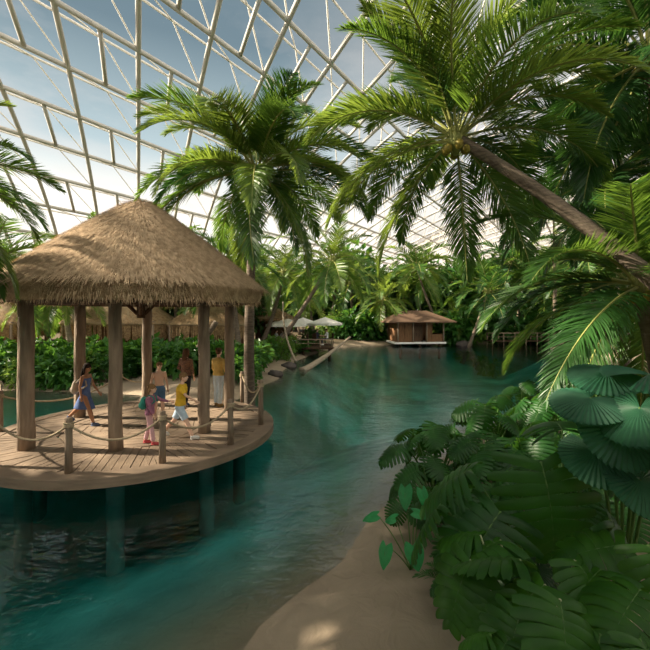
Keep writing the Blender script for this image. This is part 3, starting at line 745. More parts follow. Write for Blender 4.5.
# ------------------------------------------------------------------ parasol terrace
tc_ = P(293, 0, 33); 
ter = empty('terrace_deck', (tc_.x, 33, 0), 0, 'low dark timber terrace under the parasols', 'deck')
m = MB(); m.box((0,0,.62), (6.6, 5, .12))
for k in range(12): m.box((-3.25+k*.59, -2.5, .62), (.55, .04, .14))
m.build('platform', M['darkwood'], ter, False)
m = MB()
for sx in (-3, -1, 1, 3):
    m.tube([V(sx,-2.3,-.4), V(sx,-2.3,.6)], .12, 8)
m.build('stilts', M['darkwood'], ter)
m = MB(); m.tube([V(-3.3,-2.45,1.3), V(3.3,-2.45,1.3)], .05, 6); m.tube([V(-3.3,-2.45,1.0), V(3.3,-2.45,1.0)], .03, 6)
for k in range(8): m.tube([V(-3.2+k*.91,-2.45,.6), V(-3.2+k*.91,-2.45,1.3)], .045, 6)
m.build('railing', M['wood'], ter)
def parasol(px, Y, w, zt, label):
    q = P(px, 0, Y); r = empty('parasol', (q.x, Y, .68), 0, label, 'parasol', 'parasols on the timber terrace')
    m = MB(); m.tube([V(0,0,0), V(0,0,zt-.68+.1)], .04, 8); m.build('pole', M['darkwood'], r)
    vs = [V(0,0,zt-.68)]+[circ(w/2, k*PI/4+.2, zt-1.2) for k in range(8)]+[circ(w/2, k*PI/4+.2, zt-1.36) for k in range(8)]
    m = MB(); m.add(vs, [(0, 1+k, 1+(k+1) % 8) for k in range(8)]+[(1+k, 9+k, 9+(k+1) % 8, 1+(k+1) % 8) for k in range(8)]); m.build('canopy', M['canvas'], r, False)
    m = MB(); m.tube([circ(0,0,.0), circ(0,0,.12)], .28, 12); m.build('base', M['darkwood'], r)
    for k in range(8):
        m = MB(); m.tube([V(0,0,zt-1.4), circ(w/2*.6, k*PI/4+.2, zt-1.02)], .015, 4); m.build('rib', M['darkwood'], r)
parasol(286, 31.6, 3.2, 2.95, 'nearest pale parasol, over the white clad guests')
parasol(325, 33.6, 3.0, 3.0, 'pale parasol at the right end of the terrace')
parasol(303, 34.6, 3.0, 2.95, 'greyish parasol behind and between the other two')
def table(x, y, z, label):
    r = empty('round_table', (x, y, z), 0, label, 'table', 'tables on the terrace'); m = MB(); m.tube([V(0,0,.7), V(0,0,.75)], .45, 16); m.build('tabletop', M['darkwood'], r)
    m = MB(); m.tube([V(0,0,0), V(0,0,.03), V(0,0,.05), V(0,0,.7)], [.25,.25,.04,.04], 10); m.build('pedestal', M['darkwood'], r)
def chair(x, y, z, rz, label):
    r = empty('cafe_chair', (x, y, z), rz, label, 'chair', 'chairs on the terrace'); m = MB(); m.box((0,0,.45), (.42,.42,.05)); m.build('seat', M['darkwood'], r, False)
    m = MB(); m.box((0,-.2,.72), (.42,.04,.45)); m.build('backrest', M['darkwood'], r, False)
    for sx in (-.18,.18):
        for sy in (-.18,.18): m = MB(); m.tube([V(sx,sy,0), V(sx,sy,.43)], .02, 5); m.build('leg', M['darkwood'], r)
for (px, Y) in ((282, 31.6), (296, 32.4), (322, 33.2)):
    q = P(px, 0, Y); table(q.x, Y, .68, {282:'table under the nearest parasol', 296:'table in the middle of the terrace', 322:'table under the right end parasol'}[px])
    for a in (.3, 2.2, 4.0):
        chair(q.x+.75*math.cos(a), Y+.75*math.sin(a), .68, a+PI/2, 'dark cafe chair at a table on the terrace')

# ------------------------------------------------------------------ lakeside hut
hb = P(415, 0, 41.5)
hut = empty('lakeside_hut', (hb.x, 41.5, 0), .12, 'small timber hut with hipped brown roof standing over the far water', 'hut'); hut.scale = (1,1,.88)
m = MB(); m.box((0,0,.42), (5.2, 3.6, .2)); m.build('platform', M['white'], hut, False)
for sx in (-2, 0, 2):
    for sy in (-1.4, 1.4): m = MB(); m.tube([V(sx,sy,-1.5), V(sx,sy,.35)], .12, 8); m.build('stilt', M['darkwood'], hut)
m = MB(); vs = [V(-3.4,-2.5,2.85), V(3.4,-2.5,2.85), V(3.4,2.5,2.85), V(-3.4,2.5,2.85), V(-1.2,0,4.1), V(1.2,0,4.1)]
vs += [v_-V(0,0,.14) for v_ in vs[:4]]
m.add(vs, [(0,1,5,4),(1,2,5),(2,3,4,5),(3,0,4),(0,6,7,1),(1,7,8,2),(2,8,9,3),(3,9,6,0),(6,9,8,7)]); m.build('hipped_roof', M['roofbrown'], hut, False)
m = MB(); m.box((0,1.5,1.65), (4.7,.1,2.3))
for (x0, x1) in ((-2.4,-.8), (.55,1.15)): m.box(((x0+x1)/2, -1.6, 1.65), (x1-x0, .1, 2.3))
m.box((1.7,-1.6,.95), (1.2,.1,.9)); m.box((-2.35,0,1.65), (.1,3.1,2.3)); m.box((2.35,0,.95), (.1,3.1,.9))
for x in (-2.4,-1.6,-.8,.55,1.15,2.35):
    m.box((x,-1.66,1.65), (.1,.06,2.3))
m.build('plank_wall', M['hutwood'], hut, False)
for x in (-2.35, -.8, .6, 2.35): m = MB(); m.tube([V(x,-1.75,.5), V(x,-1.75,2.8)], .07, 8); m.build('porch_post', M['wood'], hut)
m = MB(); m.box((-.1,-1.2,1.5), (.9,.06,2)); m.build('doorway', M['darkwood'], hut, False)

# ------------------------------------------------------------------ footbridge
fb = P(523, 0, 42.5)
br = empty('footbridge', (fb.x, 42.5, 0), .05, 'low timber footbridge with rails at the far right shore', 'bridge')
m = MB(); m.box((0,0,.42), (7.5,1.3,.12)); 
m.build('walkway', M['darkwood'], br, False)
for sy in (-.6, .6):
    m = MB(); m.tube([V(-3.7,sy,1.2), V(0,sy,1.25), V(3.7,sy,1.2)], .05, 6); m.tube([V(-3.7,sy,.85), V(3.7,sy,.85)], .03, 6); m.build('handrail', M['wood'], br)
    for k in range(7): m = MB(); m.tube([V(-3.6+k*1.2,sy,-1.2), V(-3.6+k*1.2,sy,1.25)], .06, 6); m.build('post', M['wood'], br)
# rocks
random.seed(33)
rocks = [(22.6,32.0,1.5,1.0,'large dark boulder mound on the right bank'), (19.8,33.4,.9,.5,'low dark boulder left of the large mound'), (25.4,30.2,1.2,.8,'dark boulder right of the large mound'),
         (-2.6,20.6,.4,.22,'small rock at the water near the walkway'), (-2.2,24.4,.5,.28,'small rock on the curving left shore'), (10,41.8,.6,.3,'small rock right of the lakeside hut'), (14.2,40.9,.8,.45,'rock below the dark leaning palm')]
for (x, y, s_, h, lab) in rocks:
    m = MB(); m.ellipsoid((0,0,0), (s_, s_*.75, h), 18, 12)
    m.v = [tuple(Vector(v_)*(1+.16*math.sin(v_[0]*5/s_+x)*math.sin(v_[1]*4/s_+y)+.07*math.sin(v_[2]*9/h+v_[0]*7))) for v_ in m.v]
    tag(m.build('boulder', M['rock'], loc=(x, y, max(gz(x, y), -.05)+h*.25)), lab, 'rock')
# ------------------------------------------------------------------ people
def remesh(o, vox, smooth=4):
    m = o.modifiers.new('skin', 'REMESH'); m.mode = 'VOXEL'; m.voxel_size = vox; m.use_smooth_shade = True
    s_ = o.modifiers.new('smooth', 'SMOOTH'); s_.factor = .5; s_.iterations = smooth
    return o
def person(x, y, H, rz, label, pose, skin='skin', hair=None, top=None, bottom=None, shoes='white_shoe', build=1.0, headk=1.0, z=DECK+.012):
    r = empty('person', (x, y, z), rz, label, 'person')
    J = {}
    for side, sg in (('L', 1), ('R', -1)):
        th, kn, ab = pose['leg'+side]
        hip = V(0, sg*.05*H, .5*H); d1 = V(math.sin(th), sg*ab, -math.cos(th)).normalized(); k = hip+d1*.245*H
        d2 = V(math.sin(th-kn), sg*ab*.4, -math.cos(th-kn)).normalized(); J['leg'+side] = (hip, k, k+d2*.235*H)
    zmin = min(J['legL'][2].z, J['legR'][2].z); dz = V(0, 0, .04*H-zmin)
    for s_ in 'LR': J['leg'+s_] = tuple(p+dz for p in J['leg'+s_])
    ln = pose.get('lean', .05)
    def TS(zf, fx=0): return V(fx+math.tan(ln)*(zf-.5)*H, 0, zf*H)+dz
    rings = [(.475,.05,.075),(.52,.062,.092),(.57,.058,.083),(.62,.052,.07),(.67,.056,.076),(.73,.064,.088),(.78,.06,.094),(.81,.048,.08),(.835,.03,.04),(.86,.027,.029),(.885,.027,.029)]
    kb = build
    m = MB(); m.tube([TS(a) for a, _, _ in rings], [(p*H*kb, q*H*kb) for _, p, q in rings], 20)
    def leg(m_, s_, k, f=2.0, rr=((0,.052),(.5,.045),(1,.033),(1.35,.036),(2,.021))):
        hip, kn, an = J['leg'+s_]; pts = []; rad = []
        for t, q in rr:
            if t > f: break
            pts.append(hip.lerp(kn, t) if t <= 1 else kn.lerp(an, t-1)); rad.append(q*H*k*kb)
        if f < 2 and f not in [t for t, _ in rr]:
            pts.append(hip.lerp(kn, f) if f <= 1 else kn.lerp(an, f-1)); rad.append(rad[-1]*.97)
        m_.tube([hip+V(0,0,.02*H)]+pts, [rad[0]]+rad, 14)
    for s_ in 'LR': leg(m, s_, 1.0)
    feet = []
    for s_ in 'LR':
        an = J['leg'+s_][2]; pitch = pose.get('foot'+s_, 0)
        R = Matrix.Rotation(-pitch, 3, 'Y'); c = an+R@V(.035*H, 0, -.022*H); feet.append((c, R))
        m.ellipsoid(c, (.066*H, .024*H, .02*H), 12, 8, R=R)
    for s_, sg in (('L', 1), ('R', -1)):
        sw, ab, el = pose['arm'+s_]
        sh = TS(.8)+V(0, sg*.1*H*kb, 0); d1 = V(math.sin(sw), sg*ab, -math.cos(sw)).normalized(); e = sh+d1*.165*H
        d2 = V(math.sin(sw+el), sg*ab*pose.get('in', .3), -math.cos(sw+el)).normalized(); wr = e+d2*.145*H
        J['arm'+s_] = (sh, e, wr, d2)
        m.tube([TS(.79)+V(0, sg*.06*H, 0), sh, sh.lerp(e, .5), e, e.lerp(wr, .35), wr], [.03*H, .031*H*kb, .025*H*kb, .02*H*kb, .02*H*kb, .0125*H], 12)
        sd = V(0, sg, 0).cross(d2).normalized()
        m.tube([wr, wr+d2*.02*H, wr+d2*.05*H], [(.0125*H,.014*H),(.012*H,.022*H),(.01*H,.024*H)], 10, sq=V(0,1,0))
        for fi, (o_, l_) in enumerate(((-.017,.036),(-.006,.042),(.005,.04),(.016,.03))):
            b_ = wr+d2*.048*H+sd*o_*H; cu = V(0, -sg, 0)*.35
            m.tube([b_, b_+d2*l_*.5*H, b_+(d2+cu*.6).normalized()*l_*H], [.0062*H, .0058*H, .0045*H], 6)
        m.tube([wr+d2*.014*H-sd*.012*H, wr+d2*.03*H-sd*.03*H, wr+d2*.055*H-sd*.034*H], [.008*H, .0068*H, .005*H], 6)
    hc = TS(.935, .012*H)+V(0,0,0); k = headk; hr = .066*H*k
    RH = Matrix.Rotation(pose.get('turn', 0), 3, 'Z')@Matrix.Rotation(pose.get('nod', 0), 3, 'Y')
    m.ellipsoid(hc+RH@V(-.006*H,0,.012*H), (hr*.86, hr*.74, hr*.92), 18, 14)
    m.ellipsoid(hc+RH@V(.012*H*k,0,-.022*H*k), (hr*.66, hr*.56, hr*.72), 16, 12)
    m.tube([hc+RH@V(hr*.78,0,hr*.15), hc+RH@V(hr*.98,0,-hr*.14)], [hr*.07, hr*.14], 8)
    for sg in (1,-1): m.ellipsoid(hc+RH@V(-hr*.05, sg*hr*.73, 0), (hr*.16, hr*.08, hr*.22), 8, 6)
    o = m.build('body', M[skin], r); remesh(o, .0068)
    for sg in (1,-1): e = MB(); e.ellipsoid(hc+RH@V(hr*.72, sg*hr*.28, hr*.12), (hr*.09, hr*.12, hr*.08), 8, 6); e.build('eye', M['eye_dark'], r)
    e = MB(); e.ellipsoid(hc+RH@V(hr*.68, 0, -hr*.5), (hr*.07, hr*.2, hr*.05), 8, 6); e.build('mouth', M['red_shoe'], r)
    # hair
    if hair:
        hm, kind = hair; m = MB()
        m.ellipsoid(hc+RH@V(-hr*.16, 0, hr*.33), (hr*.93, hr*.84, hr*.86), 16, 12)
        if kind == 'short': m.ellipsoid(hc+RH@V(-hr*.42, 0, hr*.02), (hr*.62, hr*.72, hr*.7), 14, 10)
        if kind == 'long':
            m.tube([hc+RH@V(-hr*.25,0,hr*.5), hc+RH@V(-hr*.6,0,-hr*.3), hc+V(-hr*.95,0,-hr*1.5), hc+V(-hr*.95,0,-hr*2.7), hc+V(-hr*.85,0,-hr*3.2)], [(hr*.5,hr*.7),(hr*.5,hr*.85),(hr*.45,hr*.85),(hr*.3,hr*.6),(hr*.08,hr*.2)], 14, sq=V(0,1,0))
            for sg in (1,-1): m.tube([hc+RH@V(-hr*.1,sg*hr*.55,hr*.5), hc+RH@V(-hr*.2,sg*hr*.8,-hr*.3), hc+V(-hr*.35,sg*hr*.75,-hr*1.5)], [hr*.3, hr*.28, hr*.1], 8)
        if kind == 'bun':
            m.ellipsoid(hc+RH@V(-hr*.42, 0, hr*.0), (hr*.6, hr*.72, hr*.7), 14, 10); m.ellipsoid(hc+RH@V(-hr*.95, 0, hr*.75), (hr*.36,)*3, 10, 8)
        if kind == 'pigtails':
            m.ellipsoid(hc+RH@V(-hr*.42, 0, hr*.0), (hr*.6, hr*.76, hr*.72), 14, 10)
            for sg in (1,-1): m.tube([hc+RH@V(-hr*.4,sg*hr*.7,0), hc+RH@V(-hr*.5,sg*hr*1.0,-hr*.6), hc+RH@V(-hr*.4,sg*hr*.95,-hr*1.3)], [hr*.22, hr*.26, hr*.08], 8)
        remesh(m.build('hair', M[hm], r), .009, 2)
    # top
    def shirt(name, mat_, z0, sleeve, k_=1.14, flare=0, neck=.835):
        m = MB(); rg = [(a, p, q) for a, p, q in rings if z0 <= a <= neck]
        m.tube([TS(a) for a, _, _ in rg], [((p*k_+flare*max(0, .6-a))*H*kb+.004, (q*k_+flare*max(0, .6-a))*H*kb+.004) for a, p, q in rg], 20)
        for s_ in 'LR':
            sh, e, wr, d2 = J['arm'+s_]; pts = [TS(.785)+V(0, (1 if s_ == 'L' else -1)*.06*H, 0), sh]; rad = [.036*H, .038*H*kb]
            if sleeve > 1: pts += [e, e.lerp(wr, sleeve-1)]; rad += [.028*H*kb, .02*H*kb]
            elif sleeve > 0: pts += [sh.lerp(e, sleeve)]; rad += [.036*H*kb]
            else: pts = []
            if pts: m.tube(pts, rad, 12)
        return remesh(m.build(name, M[mat_], r), .009, 2)
    if top: shirt(*top)
    if bottom:
        kind, mat_ = bottom[0], bottom[1]; m = MB()
        if kind in ('shorts', 'trousers', 'leggings'):
            f = {'shorts': .85, 'trousers': 1.93, 'leggings': 1.9}[kind]; kk = {'shorts': 1.22, 'trousers': 1.14, 'leggings': 1.07}[kind]
            rg = [(a, p, q) for a, p, q in rings if a <= .58]
            m.tube([TS(a) for a, _, _ in rg], [(p*H*1.1*kb+.003, q*H*1.1*kb+.003) for _, p, q in rg], 20)
            for s_ in 'LR': leg(m, s_, kk, f)
            remesh(m.build(kind, M[mat_], r), .009, 2)
        if kind == 'dress':
            kL = (J['legL'][1]+J['legR'][1])/2; sp_ = abs(J['legL'][1].x-J['legR'][1].x)
            b0 = TS(.46); pts = [kL.lerp(TS(.5), -.02), kL.lerp(TS(.5), .4), TS(.48), TS(.55), TS(.62), TS(.68), TS(.74), TS(.775)]
            rad = [(.062*H+sp_*.5, .105*H), (.066*H+sp_*.3, .105*H), (.075*H, .105*H), (.068*H,.095*H), (.059*H,.079*H), (.063*H,.085*H), (.071*H,.097*H), (.066*H,.1*H)]
            m.tube(pts, rad, 24); remesh(m.build('dress', M[mat_], r), .009, 2)
    for (c, R), s_ in zip(feet, 'LR'):
        m = MB(); m.ellipsoid(c+R@V(.0,0,-.002*H), (.073*H, .03*H, .027*H), 14, 8, R=R); m.box(c+R@V(.0,0,-.018*H), (.13*H, .046*H, .012*H), mat=R)
        m.tube([c+R@V(-.035*H,0,.0), J['leg'+s_][2]+V(0,0,.008*H)], [.03*H,.027*H], 10)
        m.build('shoe', M[shoes], r)
    r['_j'] = 0; del r['_j']
    return r, J, TS
def backpack(root, TS, H, mat_, label, side=-1, zf=.69, s_=1.0, back=-.115, name='backpack', cat='backpack'):
    p = TS(zf)+V(back*H, 0, 0); R = Matrix.Rotation(root.rotation_euler.z, 3, 'Z'); w_ = Vector(root.location)+R@p
    bp = empty(name, w_, root.rotation_euler.z, label, cat); k = H*s_
    m = MB(); m.ellipsoid((0,0,0), (.05*k, .075*k, .105*k), 16, 12); m.ellipsoid((-.01*k,0,-.03*k), (.052*k,.075*k,.075*k), 16, 12); remesh(m.build('bag_body', M[mat_], bp), .009, 2)
    m = MB(); m.ellipsoid((-.055*k,0,-.035*k), (.02*k,.05*k,.045*k), 12, 8); m.build('front_pocket', M[mat_], bp)
    for sg in (1,-1):
        m = MB(); m.tube([V(.03*k,sg*.05*k,-.07*k), V(.1*k,sg*.07*k,-.03*k), V(.185*k,sg*.065*k,.03*k), V(.17*k,sg*.062*k,.1*k), V(.1*k,sg*.06*k,.13*k), V(.03*k,sg*.045*k,.07*k)], .011*k, 8)
        m.build('strap', M[mat_], bp)
    return bp
R90 = 0.0
r1, j1, t1 = person(-3.27, 9.03, 1.5, 0.0, 'boy in a yellow t-shirt and light blue shorts striding to the right',
    dict(legL=(-.45,.35,.03), legR=(.5,.12,.03), footL=-.35, footR=.12, armL=(-.15,.25,.25), armR=(.75,.25,.35), lean=.1), hair=('hair_sand','short'),
    top=('t_shirt','yellow_cotton',.5,.75,1.2), bottom=('shorts','light_denim'), shoes='white_shoe')
r2, j2, t2 = person(-3.78, 8.62, 1.24, .1, 'small child in a pink checked jacket and pink leggings, reaching a hand forward',
    dict(legL=(-.12,.15,.03), legR=(.22,.1,.03), armL=(1.0,.15,.35), armR=(.15,.2,.3), lean=.08), hair=('hair_sand','pigtails'), headk=1.15,
    top=('jacket','pink_check',.47,1.85,1.24), bottom=('leggings','pink_legging'), shoes='red_shoe')
backpack(r2, t2, 1.24, 'teal_nylon', 'teal backpack on the back of the small child in pink', s_=1.1)
r3, j3, t3 = person(-4.48, 10.8, 1.46, -.9, 'bare chested boy in dark swimming shorts standing behind the small child',
    dict(legL=(.1,.05,.02), legR=(-.1,.1,.02), armL=(.1,.2,.15), armR=(-.1,.25,.2), lean=.02, turn=-.2), hair=('hair_sand','short'), bottom=('shorts','swim_shorts'), shoes='skin')
r4, j4, t4 = person(-6.06, 10.1, 1.55, .0, 'young woman with long dark hair in a blue dress, walking under the roof',
    dict(legL=(-.5,.35,.02), legR=(.42,.12,.02), footL=-.3, armL=(.3,.12,.3), armR=(-.15,.15,.3), lean=.06, nod=.25), skin='skin_tan', hair=('hair_dark','long'), bottom=('dress','blue_dress_cloth'), shoes='blue_shoe')
backpack(r4, t4, 1.55, 'beige_canvas', 'slouchy beige bag behind the woman in the blue dress', zf=.62, s_=1.15, back=-.15, name='shoulder_bag', cat='bag')
r5, j5, t5 = person(-4.26, 12.25, 1.69, 1.25, 'woman with long brown hair, patterned blouse and black trousers seen from behind',
    dict(legL=(.05,.05,.02), legR=(-.1,.2,.02), armL=(-.1,.35,1.2), armR=(.05,.15,.2), lean=.02), hair=('hair_brown','long'), top=('blouse','patterned_blouse',.5,1.7,1.2), bottom=('trousers','black_denim'), shoes='blue_shoe')
r6, j6, t6 = person(-3.24, 12.15, 1.72, 1.15, 'woman with pinned up hair, ochre jacket and pale jeans, her back turned',
    dict(legL=(.06,.05,.03), legR=(-.06,.08,.03), armL=(.1,.22,.5), armR=(.0,.25,.25), lean=.02), hair=('hair_brown','bun'), top=('jacket','ochre_jacket',.5,1.7,1.2), bottom=('trousers','pale_denim'), shoes='brown_shoe')
# guests on the terrace, small in the distance
def seated(x, y, z, rz, mt, bt, label, hm='hair_brown'):
    r, j, t = person(x, y, 1.65, rz, label, dict(legL=(1.45,1.45,.05), legR=(1.4,1.4,.05), armL=(.5,.15,.8), armR=(.6,.15,.8), lean=.03), hair=(hm,'short'), top=('shirt',mt,.5,1.2,1.18), bottom=('trousers',bt), z=z)
for (px, Y, a, mt, bt, lab) in ((276,31.4,.2,'pale_cloth','pale_cloth','guest in white sitting at the left end of the terrace'), (283,31.9,2.6,'white_shoe','pale_cloth','guest in white sitting under the nearest parasol'), (291,31.2,.6,'tan_cloth','pale_cloth','guest in a tan top sitting at the middle of the terrace'),
        (317,33.0,.1,'navy_cloth','black_denim','guest in navy sitting below the right end parasol'), (327,33.2,3.0,'pale_cloth','navy_cloth','guest in a pale top sitting at the right end table')):
    q = P(px, 0, Y); seated(q.x, q.y, .69, a, mt, bt, lab)

# ------------------------------------------------------------------ foreground plants
def bend_map(pts_uv, L, W, droop, cup=.12):
    pass
def curve_pt(u, v, droop, cup, sag=.0):
    # u along the midrib (0..1), v across (-1..1) -> curved blade
    z = -droop*u*u*.6-cup*(v*v)+.10*abs(v)
    return V(u, v, z)
def monstera_leaf(seed, nf=8, gap=.5, inner=.3, droop=.5, cup=.45, notch=True):
    """split leaf, base at origin, midrib along +X, unit length, normal +Z"""
    rnd = random.Random(seed); m = MB()
    def width(t):   # outline half width along the midrib (heart shape)
        return .6*math.sin(PI*min(1, (t+.16)/1.16)**.72)**.75
    for sg in (-1, 1):
        us = [-.0+ (k/nf) for k in range(nf+1)]
        for k in range(nf):
            u0, u1 = us[k], us[k+1]; um = (u0+u1)/2
            sweep = -.22+.62*um if k > 0 else -.30            # fingers near the base point backwards
            wl = width(um-.03)*rnd.uniform(.93, 1.05)
            g = gap*(.75+.5*rnd.random())
            ns = 7; vs = []; fd = rnd.uniform(.6, 1.3)
            for s_ in range(ns+1):
                f = s_/ns; v_ = f*wl*sg
                su = um+sweep*f*wl*1.5-.10*f*f*(um-.4)
                hw = (u1-u0)/2*(1.0+.35*f)
                if f > inner: hw *= 1-g*min(1, (f-inner)/.3)**.7
                if f > .85: hw *= math.sqrt(max(.0, 1-((f-.85)/.18)**2))*.9+.1
                for e in (-1, 0, 1):
                    p = curve_pt(su+e*hw, v_, droop, cup); p.z += (.012 if e == 0 else -.008)*(1 if f > .05 else .3); p.z -= f*f*.10*fd
                    vs.append(p)
            fs = []
            for s_ in range(ns):
                for e in range(2):
                    a = s_*3+e; q = (a, a+1, a+4, a+3)
                    fs.append(q if sg > 0 else q[::-1])
            m.add(vs, fs)
    m.tube([curve_pt(u/8*.98, 0, droop, cup)+V(0,0,-.004) for u in range(9)], [.011-.001*u for u in range(9)], 5, 1)
    return m
def lobed_leaf(seed): return monstera_leaf(seed, 8, .08, .7, .45, .5)
def heart_leaf(seed):
    m = MB(); nu, nv_ = 14, 8; vs = []
    for i in range(nu+1):
        u = i/nu; w_ = .42*math.sin(PI*min(1, (u*.93+.07))**.62)**.8
        for j in range(-nv_, nv_+1):
            v_ = j/nv_; back = -.22*(1-u)**3*abs(v_)**.8
            p = curve_pt(u+back, v_*w_, .35, .5); p.z += .01*math.sin(abs(v_)*9+u*14); vs.append(p)
    n = 2*nv_+1
    m.add(vs, [(i*n+j, (i+1)*n+j, (i+1)*n+j+1, i*n+j+1) for i in range(nu) for j in range(n-1)])
    m.tube([curve_pt(u/8, 0, .35, .5)-V(0,0,.004) for u in range(9)], [.01-.001*u for u in range(9)], 5, 1); return m
def fan_leaf(seed, ns=40, arc=5.6):
    """round pleated blade, centre at origin, notched edge, normal +Z"""
    m = MB(); vs = [V(0,0,0)]; rows = [.12,.35,.6,.85,.93,1.0]; N2 = ns*2
    for k in range(N2+1):
        a = -arc/2+arc*k/N2; zz = 1 if k % 2 else -1
        for i, rr in enumerate(rows):
            q = rr if i < 5 else (1.0 if zz > 0 else .93)
            q *= (1-.10*abs(a/(arc/2))**3)
            vs.append(V(q*math.cos(a), q*math.sin(a), zz*.024*rr-.22*rr*rr*(1+.25*math.cos(2*a))))
    n = len(rows); fs = []
    for k in range(N2):
        b0, b1 = 1+k*n, 1+(k+1)*n; fs.append((0, b0, b1))
        for i in range(n-1): fs.append((b0+i, b0+i+1, b1+i+1, b1+i))
    m.add(vs, fs); return m
def spike_leaf(seed, n=26, arc=4.6):
    m = MB(); rnd = random.Random(seed)
    for k in range(n):
        a = -arc/2+arc*k/(n-1); L_ = rnd.uniform(.85,1.0); d = V(math.cos(a), math.sin(a), 0); s_ = V(-math.sin(a), math.cos(a), 0)
        vs = []
        for i, t in enumerate((.04,.35,.7,1.0)):
            c = d*t*L_+V(0,0,-.25*t*t+.02); w_ = (.012,.034,.028,.002)[i]; vs += [c-s_*w_, c+V(0,0,-.008), c+s_*w_]
        m.add(vs, [(i*3+e, i*3+e+1, i*3+e+4, i*3+e+3) for i in range(3) for e in range(2)])
    return m
LM = {}
for k in range(4): LM['monstera', k] = monstera_leaf(k, 9+(k % 3), .2+.05*(k % 2), .36+.05*k, .4+.12*k).mesh('leaf', [M['monstera'], M['petiole']])
for k in range(3): LM['lobed', k] = lobed_leaf(20+k).mesh('leaf', [M['lobed'], M['petiole']])
for k in range(2): LM['taro', k] = heart_leaf(k).mesh('leaf', [M['taro'], M['petiole']])
for k in range(2): LM['licuala', k] = fan_leaf(k, 36+4*k, 5.5+.3*k).mesh('leaf', [M['licuala'], M['petiole']], False)
for k in range(2): LM['spike', k] = spike_leaf(k).mesh('leaf', [M['spike'], M['petiole']], False)
def plant(base, leaves, label, name='monstera_plant', cat='plant', kind='monstera', stalk='petiole', sr=.011, stem=None, group=None):
    """leaves: (attach point in the world, azimuth the tip points to, pitch of the blade, size)"""
    base = Vector(base); r = empty(name, base, 0, label, cat, group); m = MB()
    for (p, az, pitch, size) in leaves:
        q = Vector(p)-base; mid = q*.5; mid.z = q.z*.68
        if stem: mid = V(q.x*.25, q.y*.25, q.z*.75)
        pts = [V(0,0,-.04)*(1-t)**2+mid*2*t*(1-t)+q*t*t for t in [i/8 for i in range(9)]]
        m.tube(pts, [sr*1.5*(1-.06*i) for i in range(9)], 6)
        if kind == 'lobed': size *= .84
        k = random.randrange(4 if kind == 'monstera' else (3 if kind == 'lobed' else 2))
        o = obj('leaf', LM[kind, k], r); o.location = q
        o.rotation_mode = 'XYZ'
        Rm = Matrix.Rotation(az, 4, 'Z')@Matrix.Rotation(-pitch, 4, 'Y')@Matrix.Rotation(U(-.55,.55), 4, 'X')
        o.rotation_euler = Rm.to_euler(); o.scale = (size, size, size)
    m.build('stalks', M[stalk], r)
    if stem: m = MB(); m.tube([V(0,0,-.1), V(.02,0,stem*.5), V(0,0,stem)], [.05,.045,.035], 8); m.build('stem', M['trunk'], r)
    return r
def rosette(x, y, n, h, spread, size, kind, label, a0=0, pitch=(-.9,-.1), **kw):
    z = gz(x, y); L_ = []
    for k in range(n):
        a = a0+k*2.399963+U(-.2,.2); f = math.sqrt((k+.6)/n); hh = h*(1.05-.5*f)*U(.85,1.1); rr = spread*f*U(.8,1.1)
        L_.append((V(x+rr*math.cos(a), y+rr*math.sin(a), z+hh), a+U(-.3,.3), U(*pitch), size*U(.8,1.15)))
    return plant((x, y, z), L_, label, kind=kind, **kw)
random.seed(77)
# monsteras: x, y, leaves, height, spread, leaf size
mons = [
 (1.9, 6.9, 14, 1.5, .7, .62, 'monstera at the water edge, its upper leaves catching yellow sunlight'),
 (3.0, 7.4, 13, 1.5, .7, .62, 'sunlit monstera behind the leaf wall, second from the water edge'),
 (1.55, 5.9, 12, 1.0, .6, .5, 'monstera leaning out over the water above the heart leafed plant'),
 (2.35, 5.9, 12, 1.25, .6, .55, 'tall dark monstera in the middle of the leaf wall'),
 (3.3, 6.2, 12, 1.25, .7, .55, 'monstera behind the round fan leaves'),
 (1.75, 4.9, 12, 1.0, .55, .5, 'monstera with deeply cut dark leaves right of the heart leafed plant'),
 (2.5, 4.8, 12, 1.2, .6, .55, 'monstera in the thick of the leaf wall, left of the biggest hanging leaf'),
 (3.4, 4.9, 10, 1.2, .6, .5, 'shaded monstera below the round fan leaves'),
 (4.3, 5.9, 10, 1.3, .7, .55, 'monstera at the right edge behind the fan palm'),
 (1.75, 3.95, 10, .85, .5, .48, 'low dark monstera above the small feathery palms'),
 (4.6, 8.0, 12, 1.6, .8, .62, 'monstera farthest back on the right'), (4.9, 10.0, 12, 1.4, .8, .6, 'monstera by the water behind the fan palm'), (6.6, 10.6, 12, 1.4, .8, .6, 'monstera on the bank beyond the fan palm, farthest from the sand'),
]
for (x, y, n, h, sp_, sz, lab) in mons: rosette(x, y, n+7, h, sp_*1.05, sz*.72, 'monstera', lab, U(0,6), pitch=(-.95,-.15), group=None)
def at(px, py, Y): return P(px, py, Y)
